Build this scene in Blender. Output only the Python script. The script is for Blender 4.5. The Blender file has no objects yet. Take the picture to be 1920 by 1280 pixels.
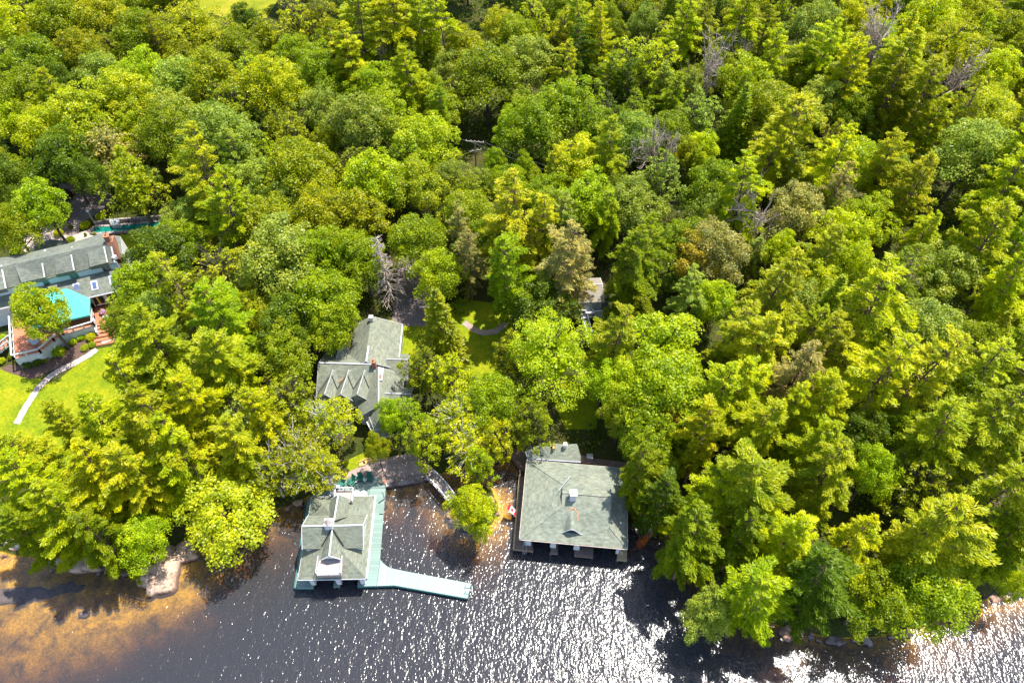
import bpy, math, random
import numpy as np
from mathutils import Vector
random.seed(7); RNG = np.random.default_rng(7)
SC = bpy.context.scene; COL = SC.collection
# ---------------- camera ----------------
CAM_H = 90.0; FPX = 1330.0; TILT = math.radians(38.6)
cd = bpy.data.cameras.new('camera'); cam = bpy.data.objects.new('camera', cd); COL.objects.link(cam)
cam.location = (0, 0, CAM_H); cam.rotation_euler = (TILT, 0, 0)
cd.sensor_width = 36; cd.lens = FPX/1920*36; cd.clip_start = .5; cd.clip_end = 3000
SC.camera = cam
# ---------------- light ----------------
SUNV = Vector((450, 370, 1430)).normalized()      # towards the sun
SUN_EL = math.asin(SUNV.z)
w = bpy.data.worlds.new('World'); SC.world = w; w.use_nodes = True
nt = w.node_tree; bg = nt.nodes['Background']; sky = nt.nodes.new('ShaderNodeTexSky')
sky.sky_type = 'NISHITA'; sky.sun_disc = False; sky.sun_elevation = SUN_EL
sky.sun_rotation = math.atan2(SUNV.x, SUNV.y)
nt.links.new(sky.outputs[0], bg.inputs[0]); bg.inputs[1].default_value = 0.15
sl = bpy.data.lights.new('sun', 'SUN'); sl.energy = 4.7; sl.angle = math.radians(.5); sl.color = (1, .95, .86)
sun = bpy.data.objects.new('sun', sl); COL.objects.link(sun); sun.location = (60, 60, 150)
sun.rotation_euler = SUNV.to_track_quat('Z', 'Y').to_euler()
SC.view_settings.view_transform = 'Standard'; SC.view_settings.look = 'None'
SC.view_settings.exposure = 1.0; SC.view_settings.gamma = 1.0
SC.render.engine = 'CYCLES'
SC.cycles.transparent_max_bounces = 12; SC.cycles.max_bounces = 6
# ---------------- picture <-> place ----------------
S_, C_ = math.sin(TILT), math.cos(TILT)
def P(px, py, z=0.0):
    dx = px-960; dy = 640-py
    rx, ry, rz = dx, FPX*S_+dy*C_, -FPX*C_+dy*S_
    t = (z-CAM_H)/rz
    return Vector((rx*t, ry*t, z))
def Q(x, y, z):
    d = y*S_-(z-CAM_H)*C_; u = y*C_+(z-CAM_H)*S_
    return 960+FPX*x/d, 640-FPX*u/d, d
SHORE_PX = [(-500,1010),(-200,1030),(0,1035),(60,1045),(110,1062),(200,1060),(260,1045),(330,1030),(400,1000),(480,965),(555,945),
 (590,925),(650,915),(722,912),(805,893),(860,882),(915,860),(940,848),(975,856),(1010,866),(1100,872),(1180,886),(1215,905),(1250,940),
 (1292,1000),(1330,1080),(1390,1150),(1480,1182),(1560,1196),(1640,1196),(1740,1172),(1840,1128),(1920,1105),(2200,1080),(2700,1060)]
SHORE = [tuple(P(a, b)[:2]) for a, b in SHORE_PX] + [(900, 60), (900, 1200), (-900, 1200), (-900, 60)]
ISLE = [tuple(P(a, b)[:2]) for a, b in [(848,936),(868,908),(922,912),(936,948),(928,982),(893,996),(856,976),(842,952)]]
def sdf_poly(X, Y, poly):
    X = np.asarray(X, float); Y = np.asarray(Y, float)
    dmin = np.full(X.shape, 1e9); inside = np.zeros(X.shape, bool)
    n = len(poly)
    for i in range(n):
        ax, ay = poly[i]; bx, by = poly[(i+1) % n]
        ex, ey = bx-ax, by-ay
        t = np.clip(((X-ax)*ex+(Y-ay)*ey)/(ex*ex+ey*ey), 0, 1)
        dmin = np.minimum(dmin, np.hypot(X-ax-t*ex, Y-ay-t*ey))
        if ay != by:
            c = ((ay > Y) != (by > Y)) & (X < (bx-ax)*(Y-ay)/(by-ay)+ax)
            inside ^= c
    return np.where(inside, dmin, -dmin)
def height(X, Y):
    X = np.asarray(X, float); Y = np.asarray(Y, float)
    d = np.maximum(sdf_poly(X, Y, SHORE), sdf_poly(X, Y, ISLE))
    wob = .35*np.sin(X*.9+1.3*np.sin(Y*.6))*np.sin(Y*.8+X*.3)
    dl = np.maximum(d, 0)
    land = .5*(1-np.exp(-dl/.6)) + 9*(1-np.exp(-dl/75))
    a = np.maximum(-d+wob*np.clip(-d, 0, 1), 0)
    left = np.clip((-X-29)/12, 0, 1)
    dep = .30*(1-np.exp(-a/.5))+(.36-.33*left)*a+.055*a*a*(1-.90*left)+left*.13*np.maximum(a-6.5-5*np.clip((-X-44)/14, 0, 1), 0)**2
    return np.where(d > 0, land, -np.minimum(dep, 9))
def hh(x, y): return float(height(np.array([x]), np.array([y]))[0])
def G(px, py, up=0.0):
    z = 0.0
    for _ in range(14):
        p = P(px, py, z); z = .4*z+.6*(max(hh(p.x, p.y), -.0)+up)
    p = P(px, py, z); return Vector((p.x, p.y, max(hh(p.x, p.y), 0)))
# ---------------- mesh building ----------------
class MB:
    def __init__(s): s.v = []; s.f = []
    def add(s, vs, fs):
        o = len(s.v); s.v += [tuple(v) for v in vs]; s.f += [tuple(i+o for i in f) for f in fs]; return s
    def box(s, c, size, rz=0.0, M=None):
        hx, hy, hz = size[0]/2, size[1]/2, size[2]/2; cr, sr = math.cos(rz), math.sin(rz)
        vs = []
        for z in (-hz, hz):
            for x, y in ((-hx,-hy),(hx,-hy),(hx,hy),(-hx,hy)):
                vs.append((c[0]+x*cr-y*sr, c[1]+x*sr+y*cr, c[2]+z))
        return s.add(vs, [(0,3,2,1),(4,5,6,7),(0,1,5,4),(1,2,6,5),(2,3,7,6),(3,0,4,7)])
    def beam(s, a, b, w, h, up=(0,0,1)):
        a = Vector(a); b = Vector(b); d = (b-a).normalized(); u = Vector(up)
        if abs(d.dot(u)) > .98: u = Vector((0,1,0))
        sd = d.cross(u).normalized()*w/2; uu = sd.cross(d).normalized()*h/2
        vs = [a-sd-uu, a+sd-uu, a+sd+uu, a-sd+uu, b-sd-uu, b+sd-uu, b+sd+uu, b-sd+uu]
        return s.add(vs, [(0,1,2,3),(7,6,5,4),(0,4,5,1),(1,5,6,2),(2,6,7,3),(3,7,4,0)])
    def slab(s, pts, t=.12, dirv=(0,0,-1)):
        n = len(pts); d = Vector(dirv)*t; vs = [Vector(p) for p in pts]; vs += [v+d for v in vs]
        fs = [tuple(range(n)), tuple(range(2*n-1, n-1, -1))]+[(i, i+n, (i+1) % n+n, (i+1) % n) for i in range(n)]
        return s.add(vs, fs)
    def tube(s, pts, rad, n=6, cap=True):
        pts = [Vector(p) for p in pts]; o = len(s.v); rings = []
        ref = Vector((.3,.9,.2))
        for i, p in enumerate(pts):
            d = (pts[min(i+1, len(pts)-1)]-pts[max(i-1, 0)]).normalized()
            a = d.cross(ref).normalized(); b = d.cross(a).normalized()
            for k in range(n):
                t = 2*math.pi*k/n; s.v.append(tuple(p+(a*math.cos(t)+b*math.sin(t))*rad[i]))
        for i in range(len(pts)-1):
            for k in range(n):
                k2 = (k+1) % n
                s.f.append((o+i*n+k, o+i*n+k2, o+(i+1)*n+k2, o+(i+1)*n+k))
        if cap: s.f.append(tuple(o+k for k in range(n))); s.f.append(tuple(o+(len(pts)-1)*n+k for k in range(n-1, -1, -1)))
        return s
    def lathe(s, c, prof, n=16):
        o = len(s.v)
        for r, z in prof:
            for k in range(n):
                t = 2*math.pi*k/n; s.v.append((c[0]+r*math.cos(t), c[1]+r*math.sin(t), c[2]+z))
        for i in range(len(prof)-1):
            for k in range(n):
                k2 = (k+1) % n; s.f.append((o+i*n+k, o+i*n+k2, o+(i+1)*n+k2, o+(i+1)*n+k))
        s.f.append(tuple(o+k for k in range(n-1,-1,-1))); s.f.append(tuple(o+(len(prof)-1)*n+k for k in range(n)))
        return s
    def build(s, name, mat, parent=None, smooth=False):
        me = bpy.data.meshes.new(name); me.from_pydata(s.v, [], s.f); me.materials.append(mat)
        if smooth: me.polygons.foreach_set('use_smooth', [True]*len(me.polygons))
        o = bpy.data.objects.new(name, me); COL.objects.link(o)
        if parent is not None:
            o.parent = parent; o.matrix_parent_inverse = parent.matrix_basis.inverted() if parent.type == 'EMPTY' else o.matrix_parent_inverse
        return o
def tag(o, label=None, cat=None, group=None, kind=None):
    if label: o['label'] = label
    if cat: o['category'] = cat
    if group: o['group'] = group
    if kind: o['kind'] = kind
    return o
def thing(name, label, cat, loc=(0,0,0), rz=0.0, group=None):
    o = bpy.data.objects.new(name, None); COL.objects.link(o); o.location = loc; o.rotation_euler = (0,0,rz)
    o.empty_display_size = .3
    o.matrix_basis  # noqa
    return tag(o, label, cat, group)
# parts of things are modelled in world coordinates unless the builder is a prototype; the parent inverse keeps them in place
def fix(o): return o
# ---------------- materials ----------------
def newmat(name):
    m = bpy.data.materials.new(name); m.use_nodes = True
    n = m.node_tree.nodes; l = m.node_tree.links
    return m, n, l, n['Principled BSDF']
def N(n, t, **kw):
    x = n.new(t)
    for k, v in kw.items(): setattr(x, k, v)
    return x
def ramp(n, stops):
    r = n.new('ShaderNodeValToRGB'); e = r.color_ramp.elements
    e[0].position, e[0].color = stops[0][0], (*stops[0][1], 1)
    e[1].position, e[1].color = stops[-1][0], (*stops[-1][1], 1)
    for p, c in stops[1:-1]:
        q = e.new(p); q.color = (*c, 1)
    return r
def mix(n, l, f, a, b, mode='MIX'):
    m = n.new('ShaderNodeMix'); m.data_type = 'RGBA'; m.blend_type = mode
    for sock, v in ((0, f), (6, a), (7, b)):
        if hasattr(v, 'is_linked') or hasattr(v, 'links'): l.new(v, m.inputs[sock])
        elif sock == 0: m.inputs[0].default_value = v
        else: m.inputs[sock].default_value = (*v, 1)
    return m.outputs[2]
def noise(n, l, scale, detail=4, coord=None, rough=.55, vec=None, dist=0):
    x = n.new('ShaderNodeTexNoise'); x.inputs['Scale'].default_value = scale; x.inputs['Detail'].default_value = detail
    x.inputs['Roughness'].default_value = rough; x.inputs['Distortion'].default_value = dist
    if vec is not None: l.new(vec, x.inputs['Vector'])
    return x.outputs['Fac']
def pos(n): return n.new('ShaderNodeNewGeometry').outputs['Position']
def mapping(n, l, vec, sc=(1,1,1), rot=(0,0,0)):
    m = n.new('ShaderNodeMapping'); m.inputs['Scale'].default_value = sc; m.inputs['Rotation'].default_value = rot
    l.new(vec, m.inputs['Vector']); return m.outputs[0]
def simple(name, c, rough=.6, var=.25, scale=3.0, bump=0.0, metal=0.0, spec=.4, grime=None):
    m, n, l, b = newmat(name); p = pos(n)
    f = noise(n, l, scale, 5, vec=p)
    r = ramp(n, [(.3, tuple(x*(1-var) for x in c)), (.7, tuple(min(1, x*(1+var)) for x in c))]); l.new(f, r.inputs[0])
    out = r.outputs[0]
    if grime:
        g = noise(n, l, .8, 6, vec=p, rough=.7); gr = ramp(n, [(.5,(0,0,0)),(.7,(1,1,1))]); l.new(g, gr.inputs[0])
        out = mix(n, l, gr.outputs[0], out, grime)
    l.new(out, b.inputs['Base Color']); b.inputs['Roughness'].default_value = rough; b.inputs['Metallic'].default_value = metal
    b.inputs['Specular IOR Level'].default_value = spec
    if bump:
        bp = n.new('ShaderNodeBump'); bp.inputs['Strength'].default_value = 1; bp.inputs['Distance'].default_value = bump
        l.new(f, bp.inputs['Height']); l.new(bp.outputs[0], b.inputs['Normal'])
    return m
def planks(name, c, ang, width, rough=.6, gap=.35, var=.18, worn=None, blotch=.5):
    """boards laid side by side; ang = direction across the boards"""
    m, n, l, b = newmat(name); p = pos(n)
    v = mapping(n, l, p, (1,1,1), (0,0,-ang)); sp = n.new('ShaderNodeSeparateXYZ'); l.new(v, sp.inputs[0])
    d = N(n, 'ShaderNodeMath', operation='DIVIDE'); l.new(sp.outputs[0], d.inputs[0]); d.inputs[1].default_value = width
    fl = N(n, 'ShaderNodeMath', operation='FLOOR'); l.new(d.outputs[0], fl.inputs[0])
    wn = n.new('ShaderNodeTexWhiteNoise'); wn.noise_dimensions = '1D'; l.new(fl.outputs[0], wn.inputs['W'])
    r = ramp(n, [(0, tuple(x*(1-var) for x in c)), (1, tuple(min(1, x*(1+var)) for x in c))]); l.new(wn.outputs['Value'], r.inputs[0])
    fr = N(n, 'ShaderNodeMath', operation='FRACT'); l.new(d.outputs[0], fr.inputs[0])
    gp = ramp(n, [(0,(0,0,0)),(.14,(1,1,1))]); gp.color_ramp.interpolation = 'LINEAR'; l.new(fr.outputs[0], gp.inputs[0])
    col = mix(n, l, gp.outputs[0], tuple(x*gap for x in c), r.outputs[0])
    g = noise(n, l, 1.3, 6, vec=p, rough=.7); gr = ramp(n, [(.42,(0,0,0)),(.72,(1,1,1))]); l.new(g, gr.inputs[0])
    bl = N(n, 'ShaderNodeMath', operation='MULTIPLY'); l.new(gr.outputs[0], bl.inputs[0]); bl.inputs[1].default_value = blotch
    col = mix(n, l, bl.outputs[0], col, worn or tuple(x*.6 for x in c))
    l.new(col, b.inputs['Base Color']); b.inputs['Roughness'].default_value = rough; b.inputs['Specular IOR Level'].default_value = .3
    return m
def shingles(name, c, course=.28):
    m, n, l, b = newmat(name); p = pos(n); sp = n.new('ShaderNodeSeparateXYZ'); l.new(p, sp.inputs[0])
    # courses follow the height on the slope; tabs are broken up along it
    z = N(n, 'ShaderNodeMath', operation='DIVIDE'); l.new(sp.outputs[2], z.inputs[0]); z.inputs[1].default_value = course*.45
    fl = N(n, 'ShaderNodeMath', operation='FLOOR'); l.new(z.outputs[0], fl.inputs[0])
    cmb = n.new('ShaderNodeCombineXYZ'); l.new(sp.outputs[0], cmb.inputs[0]); l.new(sp.outputs[1], cmb.inputs[1])
    mz = N(n, 'ShaderNodeMath', operation='MULTIPLY'); l.new(fl.outputs[0], mz.inputs[0]); mz.inputs[1].default_value = 7.3
    l.new(mz.outputs[0], cmb.inputs[2])
    f1 = noise(n, l, 1.6, 2, vec=cmb.outputs[0]); f2 = noise(n, l, .35, 5, vec=p, rough=.65); f3 = noise(n, l, 14, 2, vec=p)
    r1 = ramp(n, [(.28, tuple(x*.68 for x in c)), (.72, tuple(x*1.25 for x in c))]); l.new(f1, r1.inputs[0])
    r2 = ramp(n, [(.32, (.84,.86,.88)), (.5,(1,1,1)), (.7, (1.09,1.05,1.0))]); l.new(f2, r2.inputs[0])
    r3 = ramp(n, [(.3, (.82,.82,.82)), (.7, (1.15,1.15,1.15))]); l.new(f3, r3.inputs[0])
    col = mix(n, l, 1.0, r1.outputs[0], r2.outputs[0], 'MULTIPLY'); col = mix(n, l, 1.0, col, r3.outputs[0], 'MULTIPLY')
    l.new(col, b.inputs['Base Color']); b.inputs['Roughness'].default_value = .8; b.inputs['Specular IOR Level'].default_value = .25
    fr = N(n, 'ShaderNodeMath', operation='FRACT'); l.new(z.outputs[0], fr.inputs[0])
    bp = n.new('ShaderNodeBump'); bp.inputs['Distance'].default_value = .02; l.new(fr.outputs[0], bp.inputs['Height']); l.new(bp.outputs[0], b.inputs['Normal'])
    return m
def leafmat(name, trans=.35, gloss=.05):
    m = bpy.data.materials.new(name); m.use_nodes = True; n = m.node_tree.nodes; l = m.node_tree.links; n.clear()
    out = n.new('ShaderNodeOutputMaterial'); oi = n.new('ShaderNodeObjectInfo'); ge = n.new('ShaderNodeNewGeometry')
    tc = n.new('ShaderNodeTexCoord')
    r = ramp(n, [(0,(.6,.65,.5)),(.5,(.97,.99,.9)),(1,(1.27,1.22,1.1))]); l.new(ge.outputs['Random Per Island'], r.inputs[0])
    c = mix(n, l, 1.0, oi.outputs['Color'], r.outputs[0], 'MULTIPLY')
    f = noise(n, l, .45, 2, vec=ge.outputs['Position']); r2 = ramp(n, [(.35,(.74,.84,.95)),(.65,(1.22,1.14,1.0))]); l.new(f, r2.inputs[0])
    c = mix(n, l, 1.0, c, r2.outputs[0], 'MULTIPLY')
    d = n.new('ShaderNodeBsdfDiffuse'); l.new(c, d.inputs[0]); t = n.new('ShaderNodeBsdfTranslucent')
    c2 = mix(n, l, 1.0, c, (1.25,1.3,.5), 'MULTIPLY'); l.new(c2, t.inputs[0])
    ms = n.new('ShaderNodeMixShader'); ms.inputs[0].default_value = trans; l.new(d.outputs[0], ms.inputs[1]); l.new(t.outputs[0], ms.inputs[2])
    g = n.new('ShaderNodeBsdfGlossy'); g.inputs['Roughness'].default_value = .42; g.inputs[0].default_value = (1,1,1,1)
    m2 = n.new('ShaderNodeMixShader'); m2.inputs[0].default_value = gloss; l.new(ms.outputs[0], m2.inputs[1]); l.new(g.outputs[0], m2.inputs[2])
    l.new(m2.outputs[0], out.inputs[0]); return m
M = {}
M['leaf'] = leafmat('leaf', .45, .016); M['needle'] = leafmat('needle', .42, .012)
M['bark'] = simple('bark', (.10,.085,.07), .9, .35, 4, .03); M['bark_pine'] = simple('bark_pine', (.16,.10,.075), .9, .35, 4, .03)
M['birch'] = simple('birch', (.55,.53,.48), .7, .3, 3); M['deadwood'] = simple('deadwood', (.40,.32,.27), .9, .25, 5)
M['roof'] = shingles('roof_shingles', (.19,.205,.155)); M['roof_light'] = shingles('roof_shingles_light', (.21,.23,.18))
M['roof_dark'] = shingles('roof_shingles_dark', (.165,.18,.15))
M['white'] = simple('white_paint', (.62,.62,.63), .5, .06, 2); M['siding'] = planks('siding', (.60,.64,.68), 0.2, .22, .6, .7, .05, blotch=.1)
M['blue_wall'] = simple('pale_blue_siding', (.5,.62,.72), .6, .05, 2)
M['grey_wall'] = simple('grey_siding', (.30,.32,.33), .7, .12, 2)
M['green_deck'] = planks('green_deck_boards', (.20,.285,.255), math.pi/2, .38, .55, .55, .12, blotch=.25)
M['green_pier'] = planks('green_pier_boards', (.27,.355,.32), math.radians(-8), .3, .55, .8, .08, blotch=.2)
M['green_trim'] = simple('green_trim', (.05,.17,.16), .5, .15, 2)
M['brown_deck'] = planks('brown_deck_boards', (.20,.145,.12), math.pi/2-.08, .22, .7, .55, .2, blotch=.4)
M['walk_deck'] = planks('boardwalk_boards', (.19,.125,.10), math.pi/2-.9, .22, .7, .6, .2, blotch=.4)
M['pale_wood'] = planks('pale_wood', (.45,.34,.2), math.pi/2, .2, .7, .7, .15)
M['cedar_deck'] = planks('cedar_deck_boards', (.46,.17,.085), math.pi/2+.28, .42, .6, .6, .22, worn=(.30,.16,.13), blotch=.35)
M['grey_deck'] = planks('grey_deck_boards', (.16,.17,.2), 0, .25, .7, .5, .15)
M['brick'] = simple('brick', (.33,.15,.10), .85, .35, 9, .01); M['copper'] = simple('rusty_flashing', (.36,.19,.10), .7, .35, 3)
M['balcony'] = planks('balcony_boards', (.36,.30,.28), 0, .2, .6, .85, .06, blotch=.1)
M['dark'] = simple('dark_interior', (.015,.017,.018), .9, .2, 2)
M['metal'] = simple('grey_metal', (.5,.5,.5), .4, .1, 4, metal=.6); M['grey_paint'] = simple('grey_paint', (.35,.38,.42), .5, .1, 3)
M['canopy'] = simple('turquoise_canvas', (.08,.47,.41), .8, .07, .7); M['red'] = simple('red_cloth', (.6,.015,.02), .8, .1, 3)
M['flagwhite'] = simple('white_cloth', (.85,.85,.85), .8, .04, 3); M['yellow'] = simple('yellow_paint', (.65,.42,.03), .6, .2, 3)
M['orange'] = simple('orange_petals', (.75,.16,.02), .7, .4, 20); M['purple'] = simple('purple_petals', (.5,.2,.5), .7, .4, 20)
M['car_black'] = simple('black_car_paint', (.012,.012,.015), .15, .1, 2, spec=.9); M['glass'] = simple('dark_glass', (.02,.03,.035), .08, .1, 2, spec=.8)
M['skylight'] = simple('skylight_glass', (.10,.14,.30), .15, .15, 1, spec=.7); M['tyre'] = simple('rubber', (.02,.02,.02), .8, .1, 3)
M['green_glass'] = simple('green_window_glass', (.03,.16,.13), .15, .1, 2); M['tail'] = simple('red_lamp', (.5,.01,.01), .3, .1, 3)
M['green_plastic'] = simple('green_paint', (.02,.14,.10), .45, .12, 3); M['pole_wood'] = simple('pole_wood', (.25,.21,.18), .9, .2, 3)
M['wire'] = simple('wire', (.2,.2,.2), .6, .1, 2); M['soil'] = simple('garden_soil', (.11,.065,.05), .95, .35, 4, .03)
M['terracotta'] = simple('terracotta', (.4,.16,.08), .8, .15, 4)
M['ridge_grey'] = simple('ridge_grey', (.36,.36,.38), .6, .15, 2)
def rockmat(name, c, dark, bscale=1.0):
    m, n, l, b = newmat(name); p = pos(n)
    f = noise(n, l, 1.1, 8, vec=p, rough=.65, dist=.6); f2 = noise(n, l, 6, 5, vec=p)
    r = ramp(n, [(.40, tuple(x*.35 for x in c)), (.46, tuple(x*.8 for x in c)), (.56, c), (.70, tuple(min(1,x*1.35) for x in c))]); l.new(f, r.inputs[0])
    r2 = ramp(n, [(.3,(.7,.7,.7)),(.7,(1.2,1.2,1.2))]); l.new(f2, r2.inputs[0])
    c1 = mix(n, l, 1.0, r.outputs[0], r2.outputs[0], 'MULTIPLY')
    # waterline stain: darker wet rock just above the lake
    sp = n.new('ShaderNodeSeparateXYZ'); l.new(p, sp.inputs[0])
    mr = n.new('ShaderNodeMapRange'); mr.inputs[1].default_value = .22; mr.inputs[2].default_value = .62; l.new(sp.outputs[2], mr.inputs[0])
    wet = mix(n, l, 1.0, c1, tuple(.25+2*x for x in dark), 'MULTIPLY'); c1 = mix(n, l, mr.outputs[0], wet, c1)
    l.new(c1, b.inputs['Base Color']); b.inputs['Roughness'].default_value = .85
    bp = n.new('ShaderNodeBump'); bp.inputs['Distance'].default_value = .12*bscale; l.new(f, bp.inputs['Height']); l.new(bp.outputs[0], b.inputs['Normal'])
    return m
M['rock'] = rockmat('granite', (.56,.38,.27), (.14,.10,.09)); M['stone'] = rockmat('field_stone', (.34,.28,.26), (.12,.09,.09), .5)
M['stone_yellow'] = simple('sandstone', (.55,.38,.14), .8, .15, 3)
def ground_mat():
    m, n, l, b = newmat('forest_floor'); p = pos(n)
    f = noise(n, l, .35, 6, vec=p, rough=.7); r = ramp(n, [(.3,(.035,.05,.01)),(.5,(.06,.07,.014)),(.64,(.08,.065,.025)),(.78,(.15,.11,.06))]); l.new(f, r.inputs[0])
    f2 = noise(n, l, 5, 4, vec=p); r2 = ramp(n, [(.3,(.5,.5,.5)),(.7,(1.4,1.4,1.4))]); l.new(f2, r2.inputs[0])
    land = mix(n, l, 1.0, r.outputs[0], r2.outputs[0], 'MULTIPLY')
    f3 = noise(n, l, .5, 6, vec=p, rough=.65, dist=.5)
    bed = ramp(n, [(.30,(.14,.08,.015)),(.45,(.46,.27,.03)),(.62,(.85,.50,.035))]); l.new(f3, bed.inputs[0])
    f5 = noise(n, l, 3.5, 5, vec=p); r5 = ramp(n, [(.3,(.6,.6,.6)),(.7,(1.3,1.3,1.3))]); l.new(f5, r5.inputs[0])
    bedc = mix(n, l, 1.0, bed.outputs[0], r5.outputs[0], 'MULTIPLY')
    sp = n.new('ShaderNodeSeparateXYZ'); l.new(p, sp.inputs[0])
    mr = n.new('ShaderNodeMapRange'); mr.inputs[1].default_value = -.02; mr.inputs[2].default_value = .12; l.new(sp.outputs[2], mr.inputs[0])
    l.new(mix(n, l, mr.outputs[0], bedc, land), b.inputs['Base Color']); b.inputs['Roughness'].default_value = .95
    b.inputs['Specular IOR Level'].default_value = .1
    bp = n.new('ShaderNodeBump'); bp.inputs['Distance'].default_value = .15; l.new(f2, bp.inputs['Height']); l.new(bp.outputs[0], b.inputs['Normal'])
    return m
M['ground'] = ground_mat()
def two(name, stops, scale, detail=6, fine=8.0, rough=.95, bump=.03):
    m, n, l, b = newmat(name); p = pos(n)
    f = noise(n, l, scale, detail, vec=p, rough=.65); r = ramp(n, stops); l.new(f, r.inputs[0])
    f2 = noise(n, l, fine, 4, vec=p); r2 = ramp(n, [(.3,(.72,.72,.72)),(.7,(1.22,1.22,1.22))]); l.new(f2, r2.inputs[0])
    l.new(mix(n, l, 1.0, r.outputs[0], r2.outputs[0], 'MULTIPLY'), b.inputs['Base Color'])
    b.inputs['Roughness'].default_value = rough; b.inputs['Specular IOR Level'].default_value = .15
    bp = n.new('ShaderNodeBump'); bp.inputs['Distance'].default_value = bump; l.new(f2, bp.inputs['Height']); l.new(bp.outputs[0], b.inputs['Normal'])
    return m
M['lawn'] = two('lawn_grass', [(.28,(.085,.14,.005)),(.42,(.16,.215,.006)),(.55,(.22,.25,.006)),(.66,(.29,.28,.01)),(.78,(.30,.22,.05))], .33, fine=3.2, bump=.06)
M['meadow'] = two('meadow_grass', [(.3,(.13,.17,.01)),(.5,(.22,.23,.01)),(.6,(.30,.26,.02)),(.75,(.34,.22,.07))], .2, fine=2.5)
M['asphalt'] = two('driveway_gravel', [(.3,(.15,.12,.125)),(.7,(.24,.19,.185))], .6)
M['gravel'] = two('pink_gravel', [(.3,(.26,.19,.165)),(.7,(.44,.34,.30))], .8, fine=5)
M['paving'] = two('stone_paving', [(.3,(.38,.30,.26)),(.7,(.55,.45,.40))], 1.2, fine=4)
def water_mat():
    m = bpy.data.materials.new('lake_water'); m.use_nodes = True; n = m.node_tree.nodes; l = m.node_tree.links; n.clear()
    out = n.new('ShaderNodeOutputMaterial'); p = pos(n)
    v1 = mapping(n, l, p, (1.0,.5,1), (0,0,math.radians(-38)))
    f1 = noise(n, l, .9, 1, vec=v1, rough=.5, dist=.6)
    v2 = mapping(n, l, p, (1.0,.55,1), (0,0,math.radians(-15))); f2 = noise(n, l, 4.1, 1.5, vec=v2, rough=.5, dist=.4)
    b1 = n.new('ShaderNodeBump'); b1.inputs['Distance'].default_value = WAVE1; l.new(f1, b1.inputs['Height'])
    b2 = n.new('ShaderNodeBump'); b2.inputs['Distance'].default_value = WAVE2; l.new(f2, b2.inputs['Height']); l.new(b1.outputs[0], b2.inputs['Normal'])
    g = n.new('ShaderNodeBsdfGlossy'); g.distribution = 'GGX'; g.inputs['Roughness'].default_value = GLR; l.new(b2.outputs[0], g.inputs['Normal'])
    g.inputs[0].default_value = (1,1,1,1)
    t = n.new('ShaderNodeBsdfTransparent'); t.inputs[0].default_value = (1,1,1,1)
    df = n.new('ShaderNodeBsdfDiffuse'); df.inputs[0].default_value = (.16,.165,.19,1)   # diffuse colour standing in for light scattered by fine matter, lifts dark water
    mt = n.new('ShaderNodeMixShader'); mt.inputs[0].default_value = .2; l.new(t.outputs[0], mt.inputs[1]); l.new(df.outputs[0], mt.inputs[2])
    fr = n.new('ShaderNodeFresnel'); fr.inputs[0].default_value = 1.36; l.new(b2.outputs[0], fr.inputs['Normal'])
    ms = n.new('ShaderNodeMixShader'); l.new(fr.outputs[0], ms.inputs[0]); l.new(mt.outputs[0], ms.inputs[1]); l.new(g.outputs[0], ms.inputs[2])
    l.new(ms.outputs[0], out.inputs[0])
    va = n.new('ShaderNodeVolumeAbsorption'); va.inputs[0].default_value = (.56,.44,.0,1); va.inputs[1].default_value = .75
    l.new(va.outputs[0], out.inputs['Volume'])
    return m
WAVE1, WAVE2, GLR = .11, .062, .16
M['water'] = water_mat()
m_, n_, l_, b_ = newmat('pool_water'); r_ = ramp(n_, [(.3,(.005,.10,.08)),(.6,(.01,.22,.17)),(.75,(.05,.42,.36))]); l_.new(noise(n_, l_, 1.2, 5, vec=pos(n_)), r_.inputs[0])
l_.new(r_.outputs[0], b_.inputs['Base Color']); b_.inputs['Roughness'].default_value = .1; M['pool'] = m_
# ---------------- ground and water ----------------
def axis(lo, hi, a, b, fine, coarse):
    xs = list(np.arange(a, b+.001, fine)); x = a; s = coarse
    left = []
    while x > lo: x -= s; left.append(x); s *= 1.25
    x = b; s = coarse; right = []
    while x < hi: x += s; right.append(x); s *= 1.25
    return np.array(left[::-1]+xs+right)
XS = axis(-800, 800, -90, 90, 1.0, 2.0); YS = axis(-300, 1100, 14, 100, .8, 2.0)
GX, GY = np.meshgrid(XS, YS); GZ = height(GX, GY)
nx, ny = len(XS), len(YS)
vv = np.stack([GX.ravel(), GY.ravel(), GZ.ravel()], 1)
ff = [(j*nx+i, j*nx+i+1, (j+1)*nx+i+1, (j+1)*nx+i) for j in range(ny-1) for i in range(nx-1)]
me = bpy.data.meshes.new('ground'); me.from_pydata(vv.tolist(), [], ff); me.materials.append(M['ground'])
me.polygons.foreach_set('use_smooth', [True]*len(me.polygons))
go = bpy.data.objects.new('ground', me); COL.objects.link(go); tag(go, kind='structure')
mb = MB(); mb.box((0, 0, -15), (1500, 500, 30)); mb.v = [(x, y if y > 0 else -290, z) for x, y, z in mb.v]
wo = mb.build('water', M['water']); tag(wo, kind='structure')
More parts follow.
